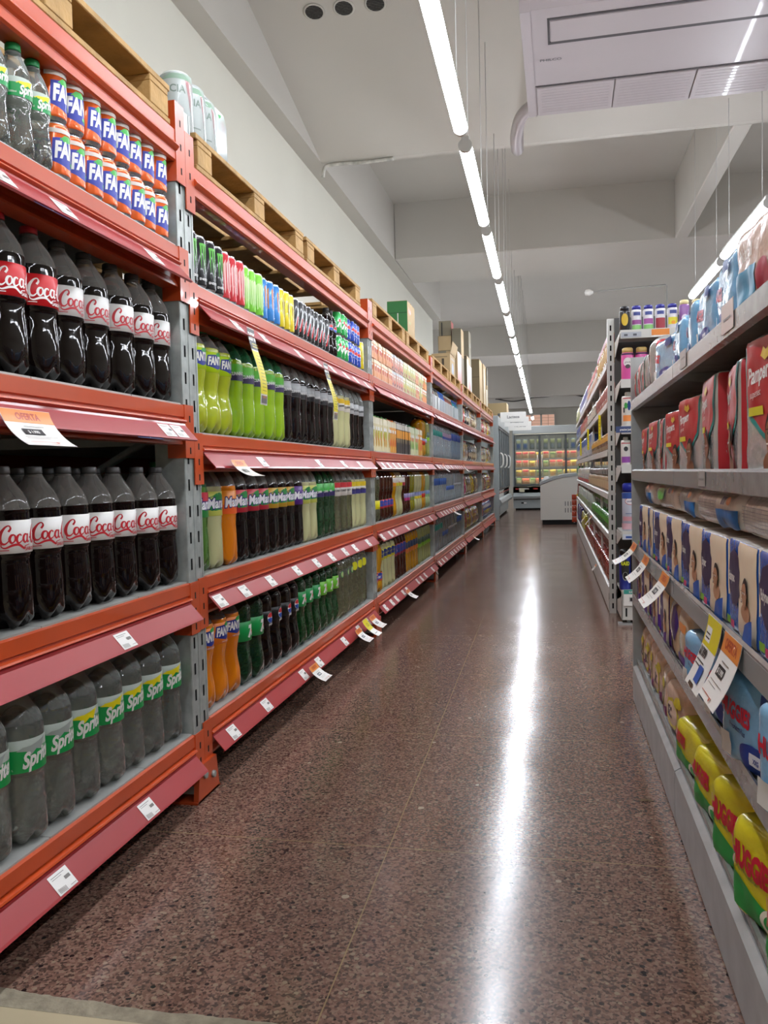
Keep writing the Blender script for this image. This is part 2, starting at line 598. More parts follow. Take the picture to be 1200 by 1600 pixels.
# high windows of the back wall with pinkish blinds
BLIND = pm('pink_blind', '#c99a86', 0.7, emis='#e0b6a0', es=0.35)
for i, (a, b_) in enumerate(((-1.05, -0.46), (-0.40, 0.02))):
    w = MB().box(a, b_, YF - 0.05, YF - 0.012, 2.33, 2.84, BLIND)
    for k in range(1, 5):
        w.box(a, b_, YF - 0.06, YF - 0.048, 2.33 + k * 0.1, 2.338 + k * 0.1, ink('#9b6f60'))
    w.box((a + b_) / 2 - 0.006, (a + b_) / 2 + 0.006, YF - 0.06, YF - 0.045, 2.33, 2.84, ink('#9b6f60'))
    o = structure(w.build('window_%d' % (i + 1)))
    f = MB()
    for q in ((a - 0.03, a, 2.3, 2.87), (b_, b_ + 0.03, 2.3, 2.87), (a - 0.03, b_ + 0.03, 2.3, 2.33), (a - 0.03, b_ + 0.03, 2.84, 2.87)):
        f.box(q[0], q[1], YF - 0.07, YF - 0.001, q[2], q[3], WHITEM)
    adopt(o, f.build('window_frame', o))
structure(MB().box(-0.9, 2.6, YF - 0.12, YF, 2.24, 2.30, WHITEM).build('trim_1'))
# three round ceiling grilles on the sloping underside
GRILLE = pm('grille_grey', '#5d5c5a', 0.7, noisemix=0.3, nscale=60)
for i, x in enumerate((-1.58, -1.37, -1.15)):
    m = MB().lathe([(0, 0.075), (0.006, 0.075), (0.006, 0.062, GRILLE), (0.002, 0.060, GRILLE)], CEIL, 24)
    for k in range(-4, 5):
        L = math.sqrt(max(0, 0.06 ** 2 - (k * 0.013) ** 2))
        m.box(-L, L, k * 0.013 - 0.002, k * 0.013 + 0.002, 0.002, 0.005, DARK)
    o = m.build('ceiling_grille', loc=(x, 5.66, 4.098))
    o.rotation_euler = (math.pi - math.atan(0.25), 0, 0)
    tag(o, ('round grey ceiling grille, %s of three in a row' % ('endmost by the wall', 'middle one', 'one beside the tube lights')[i]), 'grille', 'round grilles in the ceiling')
# ------------------------------------------------------------------ tube lights
GLOW = pm('tube_diffuser', '#ffffff', 0.4, emis='#f1f6ff', es=TUBE)
BODY = pm('fixture_body', '#b9b9b6', 0.4)
def make_tube():
    o = empty('tube_light')
    m = MB()
    prof = [(0.034 * math.cos(math.pi - .85 + (math.pi + 1.7) * k / 14), -.006 + 0.032 * math.sin(math.pi - .85 + (math.pi + 1.7) * k / 14)) for k in range(15)]
    m.prism(prof, -0.66, 0.66, GLOW, smooth=True)
    d = m.build('diffuser', o)
    h = MB().bbox(-0.021, 0.021, -0.67, 0.67, 0.0185, 0.045, BODY).build('housing', o)
    e = [MB().prism([(p[0] * 1.06, p[1] * 1.06) for p in prof], min(s * 0.66, s * .685), max(s * .66, s * 0.685), BODY).build('end_cap', o) for s in (-1, 1)]
    adopt(o, d, h, *e)
    return o
def ceiling_height(x, y):
    if x > 0 and 4.3 < y < 6 and x < 2.0: return 3.56 if y > 4.3 else 4.4
    if y < 4.3: return 4.4
    if y < 7.36: return max(3.69, 4.42 - (y - 4.3) * .25)
    if 10.75 < y < 12.15 or 20.3 < y < 22.3: return 3.69
    if 25.7 < y < 26.0: return 3.15
    if 28.2 < y < 28.45: return 2.98
    return 4.4
tube0 = make_tube()
used = []
def tube(x, y, lab, group, z=2.6):
    o = tube0 if not used else copy_tree(tube0)
    used.append(o)
    o.location = (x, y, z)
    o.rotation_euler = (0, 0, 0.012)
    tag(o, lab, 'ceiling light', group)
    for s in (-.5, .5):
        h = ceiling_height(x, y + s) - z
        w = MB().tube([(0, s, .03), (0, s, h)], .0025, BODY, 5).build('suspension_wire', o)
ys = [0.35 + 1.56 * k for k in range(18) if k != 16]
for k, y in enumerate(ys):
    tube(-0.385 - 0.0105 * y, y + 0.01, '%s white tube light along the suspended row over the aisle' % (ORD[k - 2] if k > 1 else ('unseen first', 'unseen second')[k]), 'tube lights over the aisle')
for k, y in enumerate([0.2 + 1.56 * k for k in range(-2, 6)]):
    tube(1.375 - 0.002 * y, y + 0.03, '%s white tube light of the row above the baby products shelf' % ORD[7 - k], 'tube lights above the baby products shelf')
for k in range(8):
    tube(-4.2, 16.5 + 1.56 * k, 'white tube light of the row beyond the end of the wall', 'tube lights beyond the wall')
for k in range(16):
    tube(3.6, 1.5 + 1.62 * k, 'white tube light of the next aisle over', 'tube lights of the next aisle')
for k in range(2):
    tube(-0.4, -1.4 - 1.56 * k, 'white tube light behind the viewer', 'tube lights behind the viewer')
# pipe bracket with a small lamp, hanging to the side
m = MB().tube([(0.40, 9.0, 2.755), (1.14, 9.0, 2.78), (1.15, 9.0, 2.77), (1.15, 9.0, 0.0)], 0.008, pm('grey_pipe', '#8b8a86', 0.4), 8)
o = empty('pipe_bracket', (0, 0, 0))
a = m.build('pipe', o)
b = MB().lathe([(0, 0.002), (0.01, 0.03), (0.05, 0.036), (0.09, 0.012)], WHITEM, 16).build('lamp_head', o, (0.33, 9.0, 2.75))
b.rotation_euler = (0, math.pi / 2, 0)
adopt(o, a, b)
tag(o, 'thin grey ceiling pipe with a small white lamp head at its tip', 'pipe bracket')
# cable under the far ceiling beam
CABLE = pm('black_cable', '#2c2b29', 0.6)
pts = [(-1.9, 28.1, 3.33), (-1.2, 28.1, 3.36), (-0.3, 28.1, 3.34), (0.4, 28.1, 3.42), (1.0, 28.1, 3.30), (1.6, 28.1, 3.28)]
tag(MB().tube(cr(pts), 0.03, CABLE, 6).tube(cr([(-1.9, 28.05, 3.33), (-1.3, 28.05, 3.22), (-0.6, 28.05, 3.33)]), 0.018, CABLE, 6).build('ceiling_cable'), 'black cable bundle strung under the ceiling beyond the freezers', 'cable')
# stained pipe stub at the sloping ceiling's edge
tag(MB().tube(cr([(-1.99, 7.28, 3.56), (-1.97, 7.30, 3.66), (-1.86, 7.30, 3.675), (-1.6, 7.30, 3.668), (-1.35, 7.30, 3.675)]), 0.016, pm('stained_white_pipe', '#b5b3ab', 0.6, noisemix=0.35, nscale=18), 8).build('ceiling_pipe'), 'stained white pipe stub running along the ceiling edge from the wall', 'pipe')
# air conditioner hanging from the ceiling
AC = pm('ac_plastic', '#989091', 0.38, coat=0.2)
ACD = pm('ac_gap', '#3d3a3c', 0.6)
o = empty('air_conditioner', (-0.15, 4.42, 3.30))
W = 2.0
m = MB()
prof = [(0.0, 0.10), (0.02, 0.03), (0.08, 0.0), (1.28, 0.0), (1.33, 0.02), (1.345, 0.07), (1.30, 0.16), (1.1, 0.24), (0.1, 0.24), (0.02, 0.2)]
m.prism(prof, 0.055, W - 0.055, AC, axis='x')
body = m.build('housing', o)
c = MB().prism([(p[0], p[1] - 0.006 if p[1] < 0.1 else p[1] + 0.006) for p in prof], 0, 0.055, AC, axis='x').build('side_cover', o)
c2 = MB().prism([(p[0], p[1] - 0.006 if p[1] < 0.1 else p[1] + 0.006) for p in prof], W - 0.055, W, AC, axis='x').build('side_cover', o)
g = MB().box(0.14, W - 0.14, 0.17, 0.185, -0.004, 0.004, ACD).box(0.14, W - 0.14, 0.40, 0.425, -0.004, 0.004, ACD).box(0.14, 0.15, 0.17, 0.42, -0.004, 0.004, ACD).box(0.156, W - 0.15, 0.192, 0.393, -0.007, 0.003, AC).build('intake_grille', o)
fl = []
x = 0.06
for k, w in enumerate((0.47, 0.47, 0.47, 0.46)):
    fm = MB().bbox(x + 0.004, x + w - 0.004, 0.90, 1.27, -0.012, -0.001, AC, 0.004)
    for q in range(9):
        fm.box(x + 0.03, x + w - 0.03, 0.93 + q * 0.036, 0.933 + q * 0.036, -0.0135, -0.011, ink('#9a9294'))
    fl.append(fm.build('air_flap', o))
    x += w
gp = MB().box(0.056, W - 0.056, 0.885, 0.893, -0.003, 0.003, ACD).build('panel_seam', o)
lg = MB().decals([(sh_text('PHILCO', 0.09, -0.60, 0.026, bold=0.02), ink('#4c4a4d'))], lambda u, v, q: (u, -v, -0.002 - q)).build('logo', o)
hg = MB()
for x in (0.12, W - 0.12):
    for y in (0.35, 1.0):
        hg.tube([(x, y, 0.23), (x, y, 0.8)], 0.006, GALV, 6)
hg = hg.build('hanger_rod', o)
adopt(o, body, c, c2, g, gp, lg, hg, *fl)
o.rotation_euler = (math.radians(-2), 0, math.radians(-0.6))
tag(o, 'large white air conditioner hanging under the ceiling over the aisle', 'air conditioner')
tag(MB().tube(cr([(-0.05, 5.85, 3.40), (-0.12, 5.95, 3.42), (-0.2, 6.1, 3.42), (-0.25, 6.4, 3.40), (-0.25, 6.7, 3.42), (-0.25, 6.9, 3.70)]), 0.045, AC, 10).build('drain_pipe'), 'white insulated pipe bending from the air conditioner to the ceiling', 'pipe')

# ------------------------------------------------------------------ the orange rack
BAY0, BAYL = 2.197, 2.368
LEV = {0: [0.191, 0.620, 1.115, 1.546, 1.937]}
for k in range(1, 6):
    LEV[k] = [0.208, 0.625, 1.040, 1.467, 1.878]
SLOT = pm('slot_dark', '#151515', 0.9)
def slotted(mb, x, yc, w, z0, z1, cols, pitch, sh, sw, mat, t=0.0):
    """steel face in the plane x with real slots"""
    ys = [yc - w / 2]
    for c in cols:
        ys += [yc + c - sw / 2, yc + c + sw / 2]
    ys.append(yc + w / 2)
    zs = [z0]
    z = z0 + pitch * 0.5
    while z + sh < z1:
        zs += [z, z + sh]
        z += pitch
    zs.append(z1)
    v = [(x, y, z) for z in zs for y in ys]
    ny = len(ys)
    f = []
    for j in range(len(zs) - 1):
        for i in range(ny - 1):
            if j % 2 == 1 and i % 2 == 1:
                continue
            f.append((j * ny + i, j * ny + i + 1, (j + 1) * ny + i + 1, (j + 1) * ny + i))
    mb.add(v, f, mat)
def make_upright(n, top):
    o = empty('upright_frame', (0, BAY0 + BAYL * n, 0))
    parts = []
    m = MB()
    slotted(m, -1.004, 0, 0.108, 0.02, top, (-0.026, 0.026), 0.0745, 0.032, 0.011, GALV)
    m.box(-1.09, -1.0042, -0.054, -0.0515, 0.02, top, GALV).box(-1.09, -1.0042, 0.0515, 0.054, 0.02, top, GALV)
    m.box(-1.004, -1.0025, -0.052, -0.044, 0.02, top, GALV).box(-1.004, -1.0025, -0.004, 0.004, 0.02, top, GALV).box(-1.004, -1.0025, 0.044, 0.052, 0.02, top, GALV)
    m.box(-1.03, -1.029, -0.05, 0.05, 0.02, top, SLOT)
    parts.append(tag(m.build('front_post', o)))
    m = MB().box(-2.0, -1.92, -0.05, 0.05, 0.0, top, GALV)
    parts.append(m.build('rear_post', o))
    m = MB()
    zz = [0.15, 0.6, 1.05, 1.5, min(top, 1.85)]
    for i in range(4):
        a, b = (-1.09, -1.92) if i % 2 == 0 else (-1.92, -1.09)
        m.tube([(a, 0, zz[i]), (b, 0, zz[i + 1])], 0.012, GALV, 6)
    m.box(-1.92, -1.09, -0.015, 0.015, 0.14, 0.17, GALV).box(-1.92, -1.09, -0.015, 0.015, top - 0.12, top - 0.09, GALV)
    parts.append(m.build('brace', o))
    m = MB().prism([(-0.075, 0.0), (0.075, 0.0), (0.058, 0.10), (-0.058, 0.10)], -1.0, -0.985, ORANGE, axis='x')
    m.box(-1.12, -0.985, -0.08, 0.08, 0.0, 0.006, ORANGE)
    for y in (-0.028, 0.028):
        m.lathe([(0, 0.011), (0.008, 0.010)], GALV, 6, c=(0, 0, 0))
        k = len(m.v) - 12
        for i in range(12):
            p = m.v[k + i]
            m.v[k + i] = (-0.985 + p[2], y + p[0], 0.06 + p[1] - y * 0.3)
    parts.append(tag(m.build('foot_plate', o), 'orange bolted foot plate'))
    adopt(o, *parts)
    tag(o, '%s galvanised slotted upright of the orange rack, %s' % (ORD[n], ('with a bolted orange foot in view' if n == 0 else 'the %s gap from the air-conditioned end' % ORD[n]) if n == 0 else 'counted from the big cola bottles'), 'rack upright', 'uprights of the orange rack')
    return o
for n in range(0, 6):
    make_upright(n, (LEV[min(n, 5)][4] if n else 1.937))
def beam_profile(top=False):
    if top:
        return [(-1.05, 0), (-1.004, 0), (-0.998, -0.004), (-0.998, -0.036), (-0.992, -0.042), (-0.986, -0.05), (-0.992, -0.058), (-0.998, -0.062), (-0.998, -0.084), (-1.004, -0.088), (-1.05, -0.088)]
    return [(-1.05, 0), (-1.004, 0), (-0.998, -0.003), (-0.998, -0.034), (-1.004, -0.037), (-1.004, -0.040), (-0.992, -0.043), (-0.990, -0.047), (-1.012, -0.062), (-1.012, -0.088), (-1.004, -0.104), (-1.004, -0.110), (-1.05, -0.110)]
rnd = random.Random(3)
def price_label(parent, y, z, w=0.062, tint=0):
    """sticker in the price channel"""
    def mp(u, v, q):
        t = v / 0.046
        return (-0.995 + t * 0.032 + 0.0035 + q, y + u, z - t * 0.036 + .001)
    P = PAPER if not tint else ink('#e7dcd8')
    d = [(sh_rect(-w / 2, 0.002, w / 2, 0.044, 0.06), P), (sh_rect(-w * .40, .007, w * .3, .0085, .06), ink('#9a9692')), (sh_rect(-w * .40, .011, w * .1, .0122, .06), ink('#9a9692')), (sh_rect(w * .12, .017, w * .40, .024, .06), ink('#77736e'))] + [(sh_rect(-w * (.42 - .045 * i), .030, -w * (.42 - .045 * i - .022), .040, .06), ink('#77736e')) for i in range(8)] + [(sh_rect(w * .1, .036, w * .4, .0372, .06), ink('#9a9692'))]
    m = MB().decals(d, mp, 0.0006, 0.0004)
    return m.build('price_label', parent)
def make_bay(n):
    y0 = (BAY0 + BAYL * (n - 1) if n else -0.17) + 0.001
    y1 = BAY0 + BAYL * n
    root = empty('rack_bay', (0, y0, 0))
    L = y1 - y0
    a, b = 0.0, L
    ch = []
    for k, z in enumerate(LEV[n]):
        top = k == 4
        zt = z - 0.075 if top else z
        m = MB().prism([(p[0], zt + p[1]) for p in beam_profile(top)], a + 0.055, b - 0.055, ORANGE)
        m.box(-1.98, -1.94, a + 0.05, b - 0.05, zt - 0.1, zt, ORANGE)
        bm_ = m.build('beam', root)
        h = 0.215 if top else 0.147
        cs = []
        for s, yy in ((0, a), (1, b - 0.054)):
            c = MB().box(-0.9995, -0.996, yy, yy + 0.054, z - h, z, ORANGE)
            yy2 = yy + 0.054 if s == 0 else yy - 0.003
            c.box(-1.05, -0.996, yy2, yy2 + 0.003, z - h, z, ORANGE)
            for q in range(3):
                c.box(-0.9961, -0.9955, yy + 0.024, yy + 0.031, z - h * (0.2 + 0.3 * q) - 0.018, z - h * (0.2 + 0.3 * q), SLOT)
            cs.append(c.build('beam_connector', bm_))
        adopt(bm_, *cs)
        ch.append(bm_)
        if not top:
            d = MB()
            q = a + 0.056
            while q < b - 0.06:
                e = min(q + 0.396, b - 0.056)
                d.box(-1.94, -1.006, q, e - 0.003, zt - 0.03, zt + 0.004, DECK)
                q = e
            ch.append(tag(d.build('shelf_panel', root), 'grey steel shelf panel'))
            zs = zt - 0.060
            s = MB().sheet([(-1.003, zs + 0.008), (-0.996, zs + 0.005), (-0.995, zs), (-0.963, zs - 0.036), (-0.960, zs - 0.039), (-0.964, zs - 0.041)], 0.002, a + 0.06, b - 0.06, STRIP)
            st = tag(s.build('price_strip', root), 'red plastic price channel')
            if n < 4:
                ll = []
                if n == 0:
                    pos = {0: (1.46, 1.82), 1: (1.74,), 2: (1.99, 2.06), 3: (1.36, 1.56, 1.95)}[k]
                    pos = [p - y0 for p in pos]
                elif n == 1:
                    pos = {0: [0.17, .47, .9, 1.12, 1.55, 1.85, 2.05], 1: [0.1, .30, .55, .85, 1.12, 1.36, 1.6, 1.8, 2.1], 2: [.5, 1.2, 1.62, 1.95], 3: [.3, .55, .95, 1.2, 1.45, 1.7, 1.9, 2.15]}[k]
                else:
                    pos = [0.15 + 0.19 * i + rnd.uniform(-.04, .04) for i in range(11) if rnd.random() < .8]
                for p in pos:
                    ll.append(price_label(st, p, zs - 0.001))
                adopt(st, *ll)
            ch.append(st)
    adopt(root, *ch)
    tag(root, '%s orange and galvanised rack bay, %s' % (ORD[n], ('holding the big cola bottles', 'holding soda bottles under tall thin cans', 'holding small juice cartons', 'holding clear water bottles', 'holding snack bags and dark packs', 'endmost beside the grey freezer')[n]), 'shelf rack', 'bays of the orange rack')
for n in range(6):
    make_bay(n)

# ------------------------------------------------------------------ bottles, cans, cartons
HEAD = clear_mat('empty_bottle_neck', '#8a8680', 0.62, 0.06)
HEADC = clear_mat('clear_bottle_neck', '#c9cec8', 0.80, 0.05)
HEADG = clear_mat('green_bottle_neck', '#2f6b45', 0.55, 0.05)
def drink_mat(name, hexc, trans=.82):
    """clear drink in thin plastic: tinted see-through with a refracting share and gloss"""
    if name in MATS:
        return MATS[name]
    m = bpy.data.materials.new(name)
    m.use_nodes = True
    nt = m.node_tree
    c = lin(hexc)
    b = nt.nodes['Principled BSDF']
    b.inputs['Base Color'].default_value = c
    b.inputs['Roughness'].default_value = 0.04
    b.inputs['IOR'].default_value = 1.36
    b.inputs['Transmission Weight'].default_value = trans
    tc = nt.nodes.new('ShaderNodeTexCoord')
    nz = nt.nodes.new('ShaderNodeTexNoise')
    nz.inputs['Scale'].default_value = 26
    nz.inputs['Detail'].default_value = 2
    nt.links.new(tc.outputs['Object'], nz.inputs['Vector'])
    bp = nt.nodes.new('ShaderNodeBump')
    bp.inputs['Strength'].default_value = 0.5
    bp.inputs['Distance'].default_value = 0.012
    nt.links.new(nz.outputs['Fac'], bp.inputs['Height'])
    nt.links.new(bp.outputs['Normal'], b.inputs['Normal'])
    t = nt.nodes.new('ShaderNodeBsdfTransparent')
    t.inputs[0].default_value = [q ** .5 for q in c[:3]] + [1]
    mx = nt.nodes.new('ShaderNodeMixShader')
    mx.inputs[0].default_value = 0.62
    nt.links.new(t.outputs[0], mx.inputs[1])
    nt.links.new(b.outputs[0], mx.inputs[2])
    gl = nt.nodes.new('ShaderNodeBsdfGlossy')
    gl.inputs['Roughness'].default_value = 0.05
    nt.links.new(bp.outputs['Normal'], gl.inputs['Normal'])
    fr = nt.nodes.new('ShaderNodeFresnel')
    fr.inputs['IOR'].default_value = 1.45
    mg = nt.nodes.new('ShaderNodeMixShader')
    nt.links.new(fr.outputs[0], mg.inputs[0])
    nt.links.new(mx.outputs[0], mg.inputs[1])
    nt.links.new(gl.outputs[0], mg.inputs[2])
    nt.links.new(mg.outputs[0], nt.nodes['Material Output'].inputs[0])
    MATS[name] = m
    return m
def liquid(name, hexc, kind='opaque'):
    if kind == 'dark':
        return pm(name, hexc, 0.05, spec=0.45, bump=0.08, bscale=16)
    if kind == 'clear':
        return drink_mat(name, hexc)
    return pm(name, hexc, 0.12, trans=0.25, coat=0.6, ior=1.35)
COLA = liquid('cola', '#100807', 'dark')
SPRITE = liquid('lemon_soda', '#e4e8de', 'clear')
L_ORANGE = liquid('orange_soda', '#e8830f')
L_LIME = liquid('lime_soda', '#b6c22f')
L_LIME2 = liquid('bright_lime_soda', '#98c11f')
L_PALE = liquid('pale_pomelo_soda', '#c9c793')
L_GREEN = liquid('green_bottle', '#1f8a3c', 'clear')
L_DGREEN = liquid('deep_green_bottle', '#2f7d4c', 'clear')
L_MGREEN = liquid('murky_green_soda', '#4a7a2a')
L_YELC = liquid('yellowish_clear_soda', '#cfcf9d', 'clear')
L_BROWN = liquid('brown_drink', '#3a1a10', 'dark')
L_WATER = drink_mat('water', '#d6e4ec', .45)
L_AMBER = liquid('amber_drink', '#c9900f')
L_OLIVE = liquid('olive_drink', '#8d8a1f')

P_COLA = [(0, .028), (.004, .038), (.016, .050), (.03, .0523), (.07, .0523), (.10, .0510), (.125, .0490), (.14, .0494), (.15, .0520), (.225, .0520), (.238, .0508), (.254, .0462), (.270, .0375), (.285, .0270), (.299, .0180), (.308, .0142), (.316, .0140)]
P_WAIST = [(0, .028), (.004, .037), (.018, .049), (.04, .0523), (.075, .0515), (.105, .0465), (.13, .0440), (.15, .0455), (.175, .0505), (.195, .0522), (.25, .0522), (.262, .0500), (.280, .0400), (.295, .0280), (.307, .0180), (.315, .0142), (.323, .0140)]
P_PLAIN = [(0, .028), (.004, .038), (.014, .0485), (.03, .0500), (.10, .0490), (.13, .0475), (.15, .0485), (.18, .0500), (.235, .0500), (.255, .0480), (.280, .0400), (.300, .0270), (.315, .0175), (.323, .0140), (.331, .0138)]
P_SMALL = [(0, .016), (.003, .024), (.012, .0315), (.03, .0325), (.055, .0315), (.08, .0290), (.095, .0290), (.11, .0315), (.15, .0315), (.165, .0295), (.185, .0225), (.2, .0150), (.212, .0120), (.22, .0118)]
def smooth_prof(p, n=3):
    q = cr([tuple(r) for r in p], n)
    return [(a, b) for a, b in q]
def bottle(name, prof, fill, liq, cap, head=HEAD, labels=(), seg=40, lobe=.16):
    p = smooth_prof(prof)
    rows = []
    for i, (z, r) in enumerate(p):
        rows.append((z, r, liq if z < fill else head))
    zl = min(.045, prof[-1][0] * .14)
    def fn(z, a, r):
        if z < zl and lobe:
            t = 1 - z / zl
            k = (0.5 + 0.5 * math.cos(5 * a)) ** 1.3
            return r * (1 - lobe * min(1, t * 1.3) * k), z + .016 * k * t
        return r, z
    o = MB().lathe(rows, liq, seg, fn=fn).build(name)
    H, rn = p[-1]
    c = MB().lathe([(H - .012, rn * 1.25), (H - .010, rn * 1.28), (H + .001, rn * 1.25), (H + .003, rn * 1.12), (H + .0035, .002)], cap, 16)
    c.lathe([(H - .018, rn), (H - .0165, rn * 1.3), (H - .0145, rn * 1.3), (H - .013, rn)], head, 16, cap0=False, cap1=False)
    ch = [c.build('cap', o)]
    for (z0, z1, mat, dec) in labels:
        R = max(r for z, r in p if z0 - .01 <= z <= z1 + .01) + .0007
        m = MB().lathe([(z0, R - .0006), (z0 + .0003, R), (z1 - .0003, R), (z1, R - .0006)], mat, seg, cap0=False, cap1=False)
        m.decals(dec, lambda u, v, q: ((R + q) * math.cos(u / R), (R + q) * math.sin(u / R), z0 + v), .0005, .0002)
        ch.append(m.build('label', o))
    adopt(o, *ch)
    return o
CAPGREY = pm('black_cap', '#3c3a39', 0.45)
CAPG = pm('green_cap', '#1e8a4a', 0.4)
CAPW = pm('white_cap', '#d8d8d4', 0.4)
CAPR = pm('red_cap', '#b3202a', 0.4)
CAPY = pm('yellow_cap', '#d8b21c', 0.4)
CAPB = pm('blue_cap', '#1f4fb0', 0.4)
WHITE = ink('#e6e5e1', .4)
def cola_label(bg, fg, sub):
    d = [(strokes(LOGO, -.062, .020, .034), ink(fg))]
    d.append((sh_text(sub, -.012, .0045, .0068, bold=.015), ink(fg)))
    d.append((sh_rect(-.075, .006, -.045, .0075), ink(fg)))
    return (.150, .214, ink(bg, .4), d)
def sprite_label(starcol, z0=.168, z1=.235, k=1.0, white=False):
    g = '#12954a'
    d = []
    H = z1 - z0
    d.append((sh_rect(-.16 * k * .98, 0, .16 * k * .98, H * .70), ink(g)))
    star = [(-.04, .045), (-.028, .052), (-.012, .0535), (.026, .064), (.018, .054), (.012, .040), (.0, .044), (-.012, .034), (-.022, .043)]
    d.append((sh_poly([(a * k, b * H / .067) for a, b in star]), ink(starcol)))
    d.append((sh_text('Sprite', -.030 * k, .008 * H / .067, .031 * H / .067, bold=.04, shear=.25, sx=.70, arc=.20), WHITE))
    d.append((sh_text('2,25 L' if k == 1 else '500ml', -.06 * k, .006, .004), WHITE))
    return (z0, z1, ink('#aeb9ae'), d)
def fanta_label(z0, z1, bg, k=1.0):
    H = z1 - z0
    s = H / .050
    d = [(sh_poly([(-.034 * s, .016 * s), (-.030 * s, .042 * s), (.036 * s, .047 * s), (.042 * s, .020 * s), (.0, .008 * s)]), ink('#1d2f86')),
         (sh_ell(.012 * s, .044 * s, .016 * s, .0065 * s), ink('#2f9a3c')),
         (sh_text('FANTA', -.030 * s, .0185 * s, .020 * s, bold=.05, shear=.15, sx=.62, arc=.05), WHITE),
         (sh_rect(-.066 * s, .022 * s, -.048 * s, .042 * s), ink('#d9d7cf')),
         (sh_text('SABOR NARANJA' if 'o' in bg else '', -.02, .004, .004), WHITE)]
    return (z0, z1, ink(bg.replace('o', '')), [q for q in d if q[0][0]])
def name_label(z0, z1, bg, word, fg, blob=None, top=None, h=None, outline=None, shear=.1, bottom=None, sx=.75, x0=-.045):
    H = z1 - z0
    d = []
    R = .16
    if top:
        d.append((sh_rect(-R, H * .62, R, H * .995), ink(top)))
    if bottom:
        d.append((sh_rect(-R, H * .01, R, H * .40), ink(bottom)))
    if blob:
        d.append((sh_ell(0, H * .55, .055, H * .36, fn=lambda a: 1 + .12 * math.sin(5 * a)), ink(blob)))
    h = h or H * .42
    if outline:
        d.append((sh_text(word, x0, H * .30, h, bold=.11, shear=shear, sx=sx, arc=.06), ink(outline)))
    if word:
        d.append((sh_text(word, x0, H * .30, h, bold=.03, shear=shear, sx=sx, arc=.06), ink(fg)))
    return (z0, z1, ink(bg), d)

